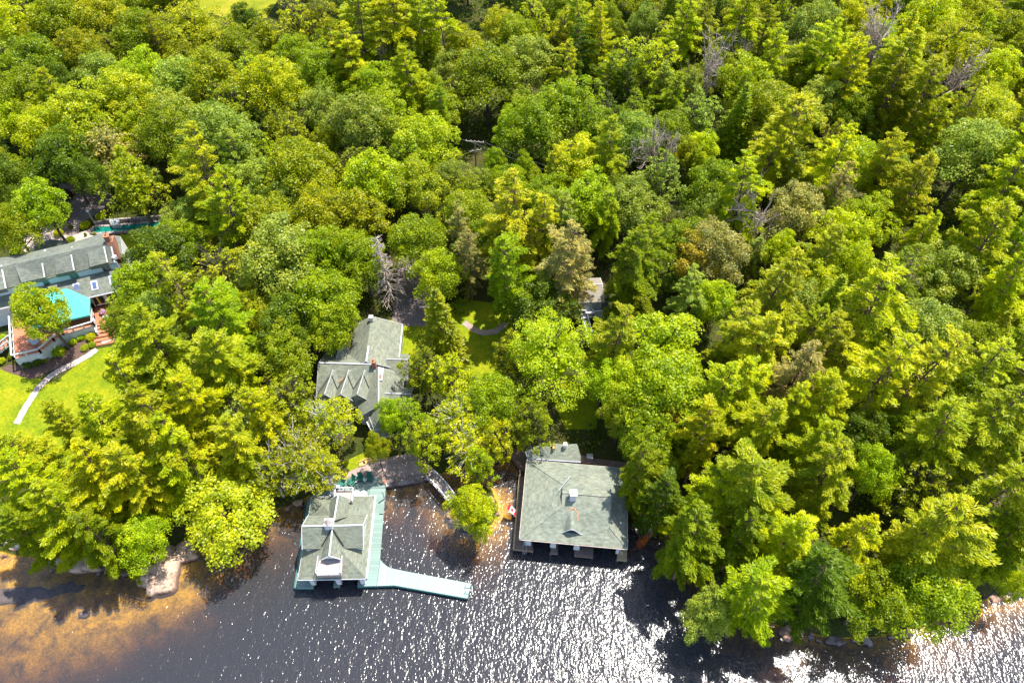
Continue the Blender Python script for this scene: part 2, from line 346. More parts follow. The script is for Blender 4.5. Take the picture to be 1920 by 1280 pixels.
def drape(name, pxpoly, mat, step=.5, lift=.06, edge_noise=.0, world=None):
    """a sheet laid over the ground inside an outline"""
    poly = world or [tuple(G(a, b)[:2]) for a, b in pxpoly]
    xs = [p[0] for p in poly]; ys = [p[1] for p in poly]
    ax = np.arange(min(xs)-step, max(xs)+2*step, step); ay = np.arange(min(ys)-step, max(ys)+2*step, step)
    X, Y = np.meshgrid(ax, ay); D = sdf_poly(X, Y, poly)+edge_noise*np.sin(X*1.7+np.sin(Y*1.3)*2)*np.cos(Y*1.1)
    Z = np.maximum(height(X, Y), .1)+lift; idx = -np.ones(X.shape, int); vs = []; fs = []
    H_, W_ = X.shape
    for j in range(H_-1):
        for i in range(W_-1):
            if D[j,i] > 0 or D[j,i+1] > 0 or D[j+1,i] > 0 or D[j+1,i+1] > 0:
                q = []
                for jj, ii in ((j,i),(j,i+1),(j+1,i+1),(j+1,i)):
                    if idx[jj,ii] < 0:
                        x, y = X[jj,ii], Y[jj,ii]; d = D[jj,ii]
                        if d < 0:   # pull outside vertices back to the outline
                            e = .05; gx = (float(sdf_poly(x+e, y, poly))-float(sdf_poly(x-e, y, poly)))/(2*e); gy = (float(sdf_poly(x, y+e, poly))-float(sdf_poly(x, y-e, poly)))/(2*e)
                            x -= gx*d; y -= gy*d
                        idx[jj,ii] = len(vs); vs.append((x, y, max(hh(x, y), .1)+lift))
                    q.append(int(idx[jj,ii]))
                fs.append(tuple(q))
    b = MB(); b.add(vs, fs); o = b.build(name, mat, smooth=True); return tag(o, kind='structure')
def strip(name, pxs, width, mat, lift=.1):
    pts = [G(a, b) for a, b in pxs]; out = []
    fine = []
    for a, b in zip(pts, pts[1:]):
        for k in range(6): fine.append(a.lerp(b, k/6))
    fine.append(pts[-1]); L = []; R = []
    for i, p in enumerate(fine):
        d = fine[min(i+1, len(fine)-1)]-fine[max(i-1, 0)]; n = Vector((-d.y, d.x, 0)).normalized()*width/2*(1+.08*math.sin(i*2.1))
        L.append(p+n); R.append(p-n)
    b = MB(); vs = []
    for a, c in zip(L, R):
        for q in (a, c): vs.append((q.x, q.y, max(hh(q.x, q.y), .1)+lift))
    b.add(vs, [(2*i, 2*i+1, 2*i+3, 2*i+2) for i in range(len(L)-1)]); return tag(b.build(name, mat), kind='structure')
drape('lawn', [(-120,690),(20,690),(100,720),(180,655),(260,640),(290,720),(250,860),(120,900),(-150,900)], M['lawn'], .8, .08)
drape('lawn', [(225,440),(300,440),(345,440),(330,480),(230,488)], M['lawn'], .7, .08)
drape('lawn', [(730,600),(790,600),(860,560),(940,570),(980,620),(960,700),(900,740),(860,740),(800,680),(740,690)], M['lawn'], .7, .08)
drape('lawn', [(1055,705),(1115,705),(1122,760),(1118,805),(1060,805),(1040,760)], M['lawn'], .7, .08)  # outline cut back to the sunlit grass; its shaded part left as darker undergrowth
drape('lawn', [(640,868),(690,845),(712,866),(670,895)], M['lawn'], .5, .08)
drape('lawn', [(860,700),(905,690),(905,790),(880,800)], M['lawn'], .6, .08)
drape('meadow', [(225,-60),(560,-60),(500,35),(430,38),(380,20),(300,12)], M['meadow'], 2.0, .1)
drape('driveway', [(92,430),(100,385),(112,345),(200,335),(212,380),(182,402),(150,420),(148,448),(128,452)], M['asphalt'], .7, .09)
drape('driveway', [(735,600),(742,520),(752,470),(800,470),(806,560),(800,612),(760,612)], M['asphalt'], .7, .09)
drape('terrace', [(40,470),(52,415),(95,425),(130,445),(180,425),(186,432),(180,458),(130,470),(90,462),(70,480)], M['paving'], .6, .1)
drape('beach_terrace', [(655,884),(690,868),(740,855),(770,850),(800,868),(822,888),(803,896),(725,908),(700,902),(640,906)], M['gravel'], .5, .1)
strip('path', [(32,795),(48,765),(72,728),(95,706),(118,692),(140,682),(168,666),(182,655)], 1.0, M['paving'], .13)
strip('path', [(870,605),(888,618),(905,625),(930,622),(950,606),(968,600)], 1.0, M['gravel'], .13)
drape('garden_bed', [(0,692),(18,684),(60,690),(110,665),(180,620),(192,632),(165,665),(110,690),(60,712),(20,700)], M['soil'], .6, .1)
# ---------------- roofs ----------------
def gable(root, A, B, hw, ze, roofm, wallm=None, gz=None, th=.14, over=.0, ridge=.16, trim=True, names=('roof','ridge_cap','wall'), fin=.25, hw2=None, trimc='white'):
    """A, B: ridge ends (3D); hw: half width; ze: eave height"""
    A = Vector(A); B = Vector(B); d = (B-A); d.z = 0; d.normalize(); n = Vector((-d.y, d.x, 0)); hw2 = hw2 or hw
    def e(p, s, h): q = p+n*s*h; q.z = ze; return q
    mb = MB(); mb.slab([A, B, e(B,-1,hw), e(A,-1,hw)], th); mb.slab([B, A, e(A,1,hw2), e(B,1,hw2)], th)
    r = mb.build(names[0], roofm, root)
    if ridge:
        rb = MB(); rb.beam(A+Vector((0,0,.04)), B+Vector((0,0,.04)), ridge, .07); rb.build(names[1], M[trimc], r)
    if trim:
        tb = MB()
        for p in (A, B):
            s = 1 if p == B else -1
            for sd, h in ((-1,hw),(1,hw2)):
                q = e(p, sd, h); tb.beam(p+d*s*.04-Vector((0,0,.08)), q+d*s*.04-Vector((0,0,.08)), .07, .16)
        tb.build('fascia', M[trimc], r)
    if wallm:
        i = fin; wb = MB()
        a = A+d*i; b_ = B-d*i; k = (A.z-ze)/max(hw, hw2)
        base = [e(a,-1,hw-i), e(b_,-1,hw-i), e(b_,1,hw2-i), e(a,1,hw2-i)]
        top = [q+Vector((0,0,-.16+0*k)) for q in base]; bot = [Vector((q.x, q.y, gz)) for q in base]
        wb.add(bot+top+[a-Vector((0,0,.22)), b_-Vector((0,0,.22))], [(0,1,5,4),(1,2,6,9,5),(2,3,7,6),(3,0,4,8,7)])
        wb.build(names[2], wallm, root)
    return r
def chimney(parent, c, w, d, z0, z1, mat, cap=True, rz=0, pots=1):
    b = MB(); b.box((c[0], c[1], (z0+z1)/2), (w, d, z1-z0), rz); o = b.build('chimney', mat, parent)
    k = MB(); k.box((c[0], c[1], z1+.06), (w+.1, d+.1, .12), rz); k.build('chimney_cap', M['metal' if mat is M['white'] else 'terracotta'], o)
    for i in range(pots):
        q = MB(); q.tube([(c[0]+(i-.5*(pots-1))*.35, c[1], z1+.12), (c[0]+(i-.5*(pots-1))*.35, c[1], z1+.5)], [.13,.11], 8); q.build('flue', M['terracotta' if mat is M['brick'] else 'metal'], o)
    return o
def railing(parent, pts, h=1.0, posts=1.6, mat=None, bal=True, w=.09, name='railing'):
    b = MB(); mat = mat or M['white']
    for a, c in zip(pts, pts[1:]):
        a = Vector(a); c = Vector(c); L = (c-a).length; n = max(1, round(L/posts))
        up = Vector((0,0,h)); b.beam(a+up, c+up, w*1.3, w); b.beam(a+up*.12, c+up*.12, w*.6, w*.6)
        for k in range(n+1):
            p = a.lerp(c, k/n); b.beam(p, p+up*1.06, w*1.2, w*1.2)
        if bal:
            m = int(L/.28)
            for k in range(1, m): p = a.lerp(c, k/m); b.beam(p+up*.12, p+up*.97, .03, .03)
    return b.build(name, mat, parent)
def Z(ox, oy, k): return lambda x, y, z: P(ox+x/k, oy+y/k, z)
# ======== right boathouse ========
zr = Z(880, 800, 1646/360)
FL, FR, BL, BR = zr(430,960,4.0), zr(1355,1045,4.0), zr(490,280,4.0), zr(1355,360,4.0)
root = thing('boathouse', 'large three-slip boathouse with plain hipped grey-green roof and eyebrow dormer', 'boathouse', tuple((FL+BR)/2*1)[:2]+(0,))
ux = (FR-FL).normalized(); uy = Vector((-ux.y, ux.x, 0)); RW = (FR-FL).length; RD = 11.4; RZ_ = 6.6; hd = RD/2
def RL(u, v, z): q = FL+ux*u+uy*v; q.z = z; return q
def rz_front(v): return 4.0+(RZ_-4.0)*v/hd
BL, BR = RL(0, RD, 4.0), RL(RW, RD, 4.0); uL, uR, tL, tR = 5.0, RW-2.3, .72, .40
a1, a2 = RL(uL, RD-tL*hd, rz_front(tL*hd)), RL(uL, tL*hd, rz_front(tL*hd)); a3, a4 = RL(uR, tR*hd, rz_front(tR*hd)), RL(uR, RD-tR*hd, rz_front(tR*hd))
r1, r2 = RL(uL, hd, RZ_), RL(uR, hd, RZ_)
mb = MB()
for poly in ([FL,FR,a3,r2,r1,a2],[BR,BL,a1,r1,r2,a4],[BL,FL,a2,a1],[FR,BR,a4,a3]): mb.slab(poly, .14)
mb.slab([a1,a2,r1], .1, (1,0,0)); mb.slab([a3,a4,r2], .1, (-1,0,0))
rf = mb.build('roof', M['roof_light'], root)
for a, b in ((FL,a2),(FR,a3),(BR,a4),(BL,a1),(r1,r2)): mb = MB(); mb.beam(a+Vector((0,0,.02)), b+Vector((0,0,.02)), .3, .05); mb.build('hip_cap', M['roof_light'], rf)
mb = MB()
for a, b in ((FL,FR),(FR,BR),(BR,BL),(BL,FL)): mb.beam(a-Vector((0,0,.16)), b-Vector((0,0,.16)), .14, .16)
mb.build('gutter', simple('cream_gutter', (.62,.5,.42), .5, .3, 2), rf)
# eyebrow dormer
dm = MB()
def onroof(x, y):
    z = 5.2
    for _ in range(12): q = zr(x, y, z); z = rz_front((q-FL).dot(uy))
    q = zr(x, y, z); return (q-FL).dot(ux), (q-FL).dot(uy)
ud, vd = onroof(876, 915); ub, vb = onroof(882, 715); N1, N2 = 16, 9; grid = []; bots = []; HD = 1.2
for j in range(N2+1):
    t = j/N2; uc = ud+(ub-ud)*t; vc = vd+(vb-vd)*t; ww = 1.36*(1-.62*t)
    for i in range(N1+1):
        s_ = -1+2*i/N1; uu = uc+s_*ww; q = RL(uu, vc, rz_front(vc)+.02+HD*(1-t)*(math.cos(s_*math.pi)*.5+.5)); grid.append(q)
        if j == 0: bots.append(RL(uu, vc+.08, rz_front(vc)-.05))
dm.add(grid, [(j*(N1+1)+i, j*(N1+1)+i+1, (j+1)*(N1+1)+i+1, (j+1)*(N1+1)+i) for j in range(N2) for i in range(N1)])
do = dm.build('eyebrow_dormer', M['roof_light'], root, smooth=True)
fw = MB(); top = [grid[i]+uy*.08 for i in range(N1+1)]; bot = bots
fw.add(top+bot, [(i, i+1, i+N1+2, i+N1+1) for i in range(N1)]); fw.build('window', M['glass'], do)
fl_ = MB(); 
for i in range(N1): fl_.beam(grid[i]+Vector((0,0,.02)), grid[i+1]+Vector((0,0,.02)), .09, .05)
fl_.build('fascia', M['grey_paint'], do)
fl_ = MB()
pt = [(850,720),(868,700),(900,700),(925,735),(935,800)]
def on_front(x, y): u_, v_ = onroof(x, y); return RL(u_, v_, rz_front(v_)+.04)
for a, b in zip(pt, pt[1:]): fl_.beam(on_front(*a), on_front(*b), .17, .05)
fl_.build('flashing', M['copper'], do)
chimney(rf, zr(888,600,6.6)[:2], .8, .8, 6.0, 7.7, M['white'], pots=1)
mb = MB(); mb.beam(zr(768,545,6.7), zr(866,420,6.2), .07, .07); mb.build('vent_pipe', M['grey_paint'], rf)
# walls and piers
mb = MB(); ins = .55; cz = (FL+FR+BL+BR)/4
def inn(p, d=ins): q = p+(cz-p).normalized()*d*1.4; return q
wl, wr, wbl, wbr = inn(FL), inn(FR), inn(BL), inn(BR)
for a, b in ((wbl,wl),(wbr,wbl),(wr,wbr)):
    a_, b_w = Vector((a.x,a.y,2.3)), Vector((b.x,b.y,2.3)); mb.beam(a_, b_w, .15, 3.1)
mb.build('wall', M['grey_wall'], root)
mb = MB(); mb.beam(Vector((wl.x,wl.y,3.6)), Vector((wr.x,wr.y,3.6)), .25, .5); mb.build('lintel', M['white'], root)
for x in (508, 726, 932, 1290):
    q = zr(x, 985+(x-430)*.09, 3.3); b = MB(); b.box((q.x, q.y+.8, 2.1), (.75 if x in (508,726,932) else .4, .3, 2.6), math.atan2(ux.y, ux.x)); b.build('pier', M['white'], root)
# its dock: fingers between the slips
dk = thing('dock', 'weathered brown dock with fingers round the large right boathouse', 'dock', tuple(FL)[:2]+(0,))
D = .8
def dpoly(name, pts, mat, parent, z=D, k=zr, t=.3): b = MB(); b.slab([k(x, y, z) for x, y in pts], t); return b.build(name, mat, parent)
def finger(x0, x1, yf, xb0, xb1, mat, name='finger'):
    a, b = zr(x0, yf[0], D), zr(x1, yf[1], D); v = (BL-FL); v.z = 0
    bb = MB(); bb.slab([a, b, b+v*.93, a+v*.93], .3); return bb.build(name, mat, dk)
finger(375,540,(1050,1066),0,0,M['brown_deck']); finger(695,757,(1084,1090),0,0,M['brown_deck']); finger(900,1062,(1105,1120),0,0,M['brown_deck'])
finger(1268,1352,(1139,1147),0,0,M['pale_wood'])
b = MB(); b.beam(zr(378,1048,D+.06), zr(436,375,D+.06), .22, .14); b.beam(zr(378,1050,D+.06), zr(540,1068,D+.06), .12, .1)
b.build('edge_board', M['pale_wood'], dk)
dpoly('back_walk', [(440,372),(490,372),(490,290),(960,300),(1250,345),(1250,290),(1060,270),(960,240),(480,240),(300,130),(275,150)][0:11], M['walk_deck'], dk, D+.012)
dpoly('side_walk', [(1352,560),(1352,345),(1180,330),(1250,290),(1480,310),(1500,580)], M['brown_deck'], dk, D+.02)
for x, y in ((400,1040),(540,1060),(700,1080),(1055,1112),(1275,1135),(1345,1140),(410,800),(425,560),(436,385),(300,160)):
    q = zr(x, y, D); b = MB(); b.tube([(q.x, q.y+.15, -2.5), (q.x, q.y+.15, D-.05)], [.14,.14], 8); b.build('pile', M['pole_wood'], dk)
ld = thing('ladder', 'metal swim ladder at the front left corner of the large right boathouse dock', 'ladder', tuple(zr(470,1060,D)))
for x in (458, 487):
    q = zr(x, 1050, D); b = MB(); b.tube([(q.x, q.y+.35, D), (q.x, q.y+.3, D+.75), (q.x, q.y-.25, D+.75), (q.x, q.y-.3, -.9)], [.035]*4, 6); b.build('rail', M['metal'], ld)
for k in range(4):
    b = MB(); z = .6-.35*k; q1, q2 = zr(458,1050,D), zr(487,1050,D); b.beam((q1.x, q1.y-.3, z), (q2.x, q2.y-.3, z), .06, .04); b.build('rung', M['metal'], ld)
# annex
ax = thing('shed', 'low lean-to shed with grey-green roof behind the large right boathouse', 'shed', tuple(zr(700,220,0)))
mb = MB(); mb.slab([zr(505,272,3.6), zr(955,302,3.6), zr(960,262,4.0), zr(930,160,4.7), zr(735,140,4.7), zr(733,205,4.25), zr(690,170,4.5), zr(640,158,4.6), zr(478,205,3.9), zr(490,240,3.75)], .15)
ro = mb.build('roof', M['roof_light'], ax)
mb = MB(); mb.beam(zr(505,276,3.5), zr(955,306,3.5), .1, .32); mb.beam(zr(478,210,3.8), zr(503,276,3.5), .1, .32); mb.build('fascia', simple('lavender_gutter', (.38,.40,.52), .5, .1, 2), ro)
mb = MB(); q0, q1, q2, q3 = zr(520,285,3), zr(940,312,3), zr(920,190,3), zr(500,215,3)
for p_, q_ in ((q0,q1),(q1,q2),(q2,q3),(q3,q0)): mb.beam((p_.x,p_.y+.5,2.1), (q_.x,q_.y+.5,2.1), .1, 2.7)
mb.build('wall', M['grey_wall'], ax)
chimney(ro, zr(820,172,4.6)[:2], .4, .4, 4.5, 5.3, M['white'], pots=0)
b = MB(); q = zr(720,180,4.5); b.box((q.x, q.y, 4.7), (.25,.8,.7)); b.build('rock_face', M['stone_yellow'], ax)
q = zr(1030,272,D); u = thing('utility_box', 'small grey box on the boardwalk behind the large boathouse', 'box', tuple(q))
b = MB(); b.box((q.x, q.y, D+.35), (.8,.7,.65)); b.build('body', M['grey_paint'], u); b = MB(); b.box((q.x, q.y, D+.72), (.88,.78,.06)); b.build('lid', M['grey_wall'], u)
# flag
fp = thing('flag', 'red and white maple leaf flag on a slanted pole over the water', 'flag', tuple(zr(398,770,D)))
base = zr(402,775,D); tip = zr(322,700,2.6); b = MB(); b.tube([base, tip], [.04,.025], 6); b.build('pole', M['white'], fp)
d = (tip-base); sd = Vector((d.y, -d.x, 0)).normalized(); 
def fpt(u_, v_):
    return base+d*(.08+.92*u_)+sd*(-1)*(v_*.95)*-1+Vector((0,0,-.35*v_+.09*math.sin(u_*9+v_*2)))
def fpatch(name, pts, mat, par, lift=0, both=False):
    b = MB(); up_ = [fpt(a, c)+Vector((0,0,lift)) for a, c in pts]; b.slab(up_, .012); return b.build(name, mat, par)
def fgrid(name, u0, u1, mat):
    b = MB(); n1, n2 = 8, 6
    g = [fpt(u0+(u1-u0)*i/n1, j/n2) for j in range(n2+1) for i in range(n1+1)]
    b.add(g, [(j*(n1+1)+i, j*(n1+1)+i+1, (j+1)*(n1+1)+i+1, (j+1)*(n1+1)+i) for j in range(n2) for i in range(n1)]); return b.build(name, mat, fp)
fgrid('red_bar', 0, .26, M['red']); fgrid('white_field', .26, .74, M['flagwhite']); fgrid('red_bar', .74, 1, M['red'])
leafo = [(0,-.42),(.03,-.2),(.2,-.22),(.17,-.12),(.38,.04),(.31,.08),(.34,.22),(.22,.2),(.18,.27),(.08,.17),(.12,.36),(.05,.33),(0,.45)]
leafo = leafo+[(-x, y) for x, y in leafo[-2:0:-1]]
b = MB(); b.slab([fpt(.5+y*.42, .5+x*.8)+Vector((0,0,.03)) for x, y in leafo], .01); b.build('maple_leaf', M['red'], fp)
# ======== left boathouse ========
zl = Z(520, 840, 1621/380); EZ = 3.6
cx, cy, rr = -22.25, 37.15, math.radians(1.2)
def LB(u, v, z): return Vector((cx+u*math.cos(rr)-v*math.sin(rr), cy+u*math.sin(rr)+v*math.cos(rr), z))
lb = thing('boathouse', 'two-slip boathouse with crossing gabled roofs, white ridges and front balcony', 'boathouse', (cx, cy, 0))
hw, hl, RZ = 4.2, 5.55, 6.15
mb = MB(); f1, f2, f3, f4 = LB(-hw,-hl,EZ), LB(hw,-hl,EZ), LB(hw,hl,EZ), LB(-hw,hl,EZ); t1, t2 = LB(0,-1.6,RZ), LB(0,1.6,RZ)
for poly in ([f1,f2,t1],[f2,f3,t2,t1],[f3,f4,t2],[f4,f1,t1,t2]): mb.slab(poly, .14)
rf = mb.build('roof', M['roof'], lb)
mb = MB(); mb.beam(LB(hw+.05,-hl,EZ+.02), LB(hw+.05,hl,EZ+.02), .2, .14); mb.build('gutter', M['white'], rf)
mb = MB(); mb.beam(f1-Vector((0,0,.12)), f2-Vector((0,0,.12)), .1, .2); mb.beam(f3-Vector((0,0,.12)), f4-Vector((0,0,.12)), .1, .2); mb.beam(f4-Vector((0,0,.12)), f1-Vector((0,0,.12)), .1, .2); mb.build('fascia', M['white'], rf)
gx = gable(lb, LB(-3.75,-.15,7.1), LB(3.75,-.15,7.1), 2.2, 5.35, M['roof'], M['white'], 4.0, ridge=.17, names=('cross_gable','ridge_cap','gable_wall'))
gf = gable(lb, LB(0,-3.75,6.55), LB(0,-.2,6.9), 1.15, 5.5, M['roof'], M['white'], 4.0, ridge=.16, names=('front_gable','ridge_cap','gable_wall'))
gb = gable(lb, LB(.05,0,6.9), LB(.05,4.3,6.6), 1.2, 5.4, M['roof'], M['white'], 4.0, ridge=.16, names=('rear_gable','ridge_cap','gable_wall'))
mb = MB()
for s in (-1, 1):
    mb.beam(LB(s*.12,-.6,7.0), LB(s*1.35,-2.15,5.62), .14, .04); mb.beam(LB(s*.12,.5,7.0), LB(s*1.35,1.6,5.7), .14, .04)
mb.build('valley_flashing', M['dark'], rf)
ch = chimney(lb, LB(-.35,-.1,0)[:2], .95, .95, 6.6, 7.95, M['white'], pots=0)
b = MB(); q = LB(-.35,-.1,8.05); b.lathe((q.x,q.y,q.z), [(.62,0),(.05,.55)], 4); b.build('chimney_hood', M['balcony'], ch)
# gable window
for s in (-1, 1):
    b = MB(); b.slab([LB(s*.12,-3.56,5.75), LB(s*.62,-3.56,5.75), LB(s*.12,-3.56,6.25)], .04, (0,-1,0)); b.build('window', M['glass'], gf)
# front balcony
b = MB(); b.box(LB(-.15,-4.45,4.75), (2.95,2.1,.18), rr); b.build('balcony_floor', M['balcony'], lb)
b = MB()
for p_, q_ in ((LB(-1.62,-5.5,4.45), LB(1.32,-5.5,4.45)), (LB(-1.62,-5.5,4.45), LB(-1.62,-3.4,4.9)), (LB(1.32,-5.5,4.45), LB(1.32,-3.4,4.9))): b.beam(p_, q_, .08, .5)
b.build('balcony_wall', M['balcony'], lb)
railing(lb, [LB(-1.62,-3.4,4.9), LB(-1.62,-5.5,4.9), LB(1.32,-5.5,4.9), LB(1.32,-3.4,4.9)], .7, 1.5, M['white'], name='balcony_railing', w=.055)
# rear balcony
b = MB(); b.box(LB(.45,4.95,4.7), (2.3,1.7,.16), rr); b.build('balcony_floor', M['balcony'], lb)
railing(lb, [LB(1.6,4.0,4.8), LB(1.6,5.8,4.8), LB(-.7,5.8,4.8), LB(-.7,4.6,4.8)], .8, 1.0, M['white'], name='balcony_railing')
# walls, piers
mb = MB(); i = .5
for a, b_ in ((LB(-hw+i,-hl+.9,2.1),LB(-hw+i,hl-i,2.1)),(LB(-hw+i,hl-i,2.1),LB(hw-i,hl-i,2.1)),(LB(hw-i,hl-i,2.1),LB(hw-i,-hl+.9,2.1))): mb.beam(a, b_, .14, 2.9)
mb.build('wall', M['green_trim'], lb)
mb = MB(); mb.beam(LB(-hw+.3,-hl+.6,3.25), LB(hw-.3,-hl+.6,3.25), .2, .35); mb.build('lintel', M['white'], lb)
for u_ in (-2.9, .35, 3.35):
    b = MB(); b.box(LB(u_,-hl+.55,2.0), (.55,.4,2.6), rr); b.build('pier', M['white'], lb)
# exterior stair
st = MB(); 
for k in range(9): st.box(LB(-3.6+.31*k, 5.9, .9+k*.42), (.35,.8,.06), rr)
st.beam(LB(-3.7,5.5,.8), LB(-.8,5.5,4.6), .06, .2); st.beam(LB(-3.7,6.3,.8), LB(-.8,6.3,4.6), .06, .2)
sto = st.build('staircase', M['grey_paint'], lb)
railing(sto, [LB(-3.7,6.3,.9), LB(-.8,6.3,4.7)], .8, 1.0, M['grey_paint'], w=.06)
# green deck and pier
gd = thing('dock', 'sea-green boarded dock round the two-slip boathouse with a long bent pier', 'dock', (cx, cy, 0))
GZ_ = .7
def gpoly(name, pts, mat, z=GZ_, t=.25): b = MB(); b.slab([zl(x, y, z) for x, y in pts], t); return b.build(name, mat, gd)
gpoly('side_walk', [(140,1118),(288,1116),(350,480),(240,420)], M['green_deck'])
gpoly('centre_finger', [(450,1108),(497,1106),(505,600),(470,600)], M['green_deck'], GZ_+.005)
gpoly('main_walk', [(640,1103),(793,1100),(822,885),(866,318),(740,318),(690,700)], M['green_deck'], GZ_+.01)
gpoly('terrace_deck', [(240,418),(330,328),(440,290),(600,240),(640,232),(760,232),(835,240),(866,314),(740,316),(700,500),(360,500)], M['green_deck'], GZ_-.004)
gpoly('pier_deck', [(796,1100),(940,1094),(1520,1198),(1547,1080),(1040,985),(920,960),(880,945),(845,915),(824,888)], M['green_pier'], GZ_+.015)
b = MB(); b.beam(zl(140,1122,.45), zl(290,1120,.45), .1, .5); b.build('skirt', M['green_trim'], gd); b = MB(); b.beam(zl(640,1108,.45), zl(940,1100,.45), .1, .5); b.beam(zl(940,1100,.45), zl(1520,1203,.45), .1, .5)
b.beam(zl(1522,1203,.45), zl(1550,1085,.45), .1, .5); b.build('skirt', M['green_trim'], gd); b = MB(); b.beam(zl(138,1120,.45), zl(235,430,.45), .1, .5); b.build('skirt', M['green_trim'], gd)
for x, y in [(150,1112),(280,1110),(455,1100),(492,1100),(650,1095),(790,1092),(940,1088),(1090,1112),(1230,1140),(1370,1165),(1510,1188),(1535,1090),(1380,1062),(1200,1030),(1030,995),(835,800),(845,600),(860,420),(170,930),(200,700)]:
    q = zl(x, y, .4); b = MB(); b.tube([(q.x,q.y,-3),(q.x,q.y,.42)], [.13,.13], 8); b.build('pile', M['pole_wood'], gd)
k_ = MB()
for i in range(11):
    q = zl(165+i*12, 1117, GZ_+.02); k_.tube([(q.x,q.y,GZ_),(q.x,q.y,GZ_+.12)], [.05,.05], 6)
for i in range(22):
    q = zl(700+i*11, 1101-(i*.3), GZ_+.02); k_.tube([(q.x,q.y+.05,GZ_),(q.x,q.y+.05,GZ_+.1)], [.04,.04], 5)
for i in range(24):
    q = zl(950+i*24.5, 1096+i*4.3, GZ_+.02); k_.tube([(q.x,q.y+.08,GZ_),(q.x,q.y+.08,GZ_+.1)], [.045,.045], 5)
k_.build('edge_studs', M['white'], gd)
q = zl(858,405,GZ_); p_ = thing('mooring_post', 'white post on the right edge of the green dock', 'post', tuple(q))
b = MB(); b.tube([q, q+Vector((0,0,2.1))], [.09,.08], 8); b.build('shaft', M['white'], p_); b = MB(); b.lathe(tuple(q+Vector((0,0,2.1))), [(.14,0),(.14,.1),(.03,.2)], 8); b.build('finial', M['grey_paint'], p_)
q = zl(832,527,GZ_); b = MB(); b.tube([q+Vector((-.25,0,.1)), q+Vector((.25,0,.1))], [.04,.04], 6); b.tube([q, q+Vector((0,0,.1))], [.05,.05], 6); cl = b.build('cleat', M['dark']); tag(cl, 'small dark cleat on the right walk of the green dock', 'cleat')
ld = thing('ladder', 'white swim ladder at the far end of the green pier', 'ladder', tuple(zl(1525,1130,GZ_)))
for y in (1105, 1150):
    q = zl(1505, y, GZ_+.02); b = MB(); b.tube([q, q+Vector((.1,0,.8)), q+Vector((.75,0,.8)), q+Vector((.85,0,-1.4))], [.04]*4, 6); b.build('rail', M['white'], ld)
for k in range(4):
    b = MB(); qa, qb = zl(1505,1105,.5-.35*k)+Vector((.85,0,0)), zl(1505,1150,.5-.35*k)+Vector((.85,0,0)); b.beam(qa, qb, .07, .04); b.build('rung', M['white'], ld)
# furniture on the terrace deck
zf = Z(600, 880, 1862/160)
def lounge_proto(mat):
    root = thing('deck_chair', 'x', 'chair')
    b = MB(); b.slab([(-.33,-.3,.38),(.33,-.3,.38),(.33,.32,.28),(-.33,.32,.28)], .05); b.build('seat', mat, root)
    b = MB(); b.slab([(-.33,.30,.30),(.33,.30,.30),(.36,.72,1.0),(-.36,.72,1.0)], .05, (0,.4,-.9)); b.build('backrest', mat, root)
    for s in (-1, 1):
        b = MB(); b.box((s*.42,-.02,.56), (.13,.75,.04)); b.build('armrest', mat, root)
        b = MB(); b.box((s*.38,-.32,.27), (.07,.09,.54)); b.build('leg', mat, root)
        b = MB(); b.beam((s*.38,-.2,.34), (s*.38,.62,.02), .06, .1); b.build('leg', mat, root)
    return root
def copy_tree(o, parent=None):
    c = o.copy(); COL.objects.link(c); c.parent = parent
    for ch in list(o.children): copy_tree(ch, c)
    return c
lc = lounge_proto(M['green_plastic']); lw = lounge_proto(M['balcony'])
spots = [(470,345,-.6,'green adirondack chair between the stairs and the deck edge, left of the pair'),(690,330,-.7,'green adirondack chair just behind the railing corner of the rear balcony'),
 (880,225,.1,'green adirondack chair facing the lake between the two small white side tables'),(1075,215,-.1,'green adirondack chair right of the rightmost small white side table'),(690,270,-.6,'green adirondack chair at the back edge of the green deck, left of a side table')]
for i, (x, y, a, lab) in enumerate(spots):
    o = lc if i == 0 else copy_tree(lc); q = zf(x, y, GZ_+.02); o.location = q; o.rotation_euler = (0,0,a); tag(o, lab, 'chair', 'adirondack chairs on the green deck')
q = zf(235,410,GZ_+.02); lw.location = q; lw.rotation_euler = (0,0,.5); lw.scale = (1.3,1.3,1); tag(lw, 'pale weathered wooden deck chair at the left of the green deck', 'chair')
def table_proto(r, h):
    root = thing('side_table', 'x', 'table')
    b = MB(); b.lathe((0,0,h-.04), [(r*.9,0),(r,.01),(r,.035),(r*.97,.045)], 20); b.build('tabletop', M['white'], root)
    b = MB(); b.tube([(0,0,.02),(0,0,h-.03)], [.05,.05], 8); b.lathe((0,0,0), [(r*.5,0),(r*.5,.03),(.05,.06)], 12); b.build('pedestal', M['white'], root)
    return root
t1 = table_proto(.28, .5)
for i, (x, y, lab) in enumerate([(405,405,'small round white side table in front of the green chair by the stairs'),(790,275,'small round white side table in the middle of the chair row'),(988,250,'small round white side table, rightmost of the chair row')]):
    o = t1 if i == 0 else copy_tree(t1); o.location = zf(x, y, GZ_+.02)-Vector((0,0,0)); tag(o, lab, 'table', 'small white side tables')
t2 = table_proto(.46, .72)
for i, (x, y, lab) in enumerate([(818,570,'larger round white table by the rear eave, left of the two'),(965,570,'larger round white table by the rear eave, right of the two')]):
    o = t2 if i == 0 else copy_tree(t2); o.location = zf(x, y, GZ_+.02); tag(o, lab, 'table', 'larger white tables')
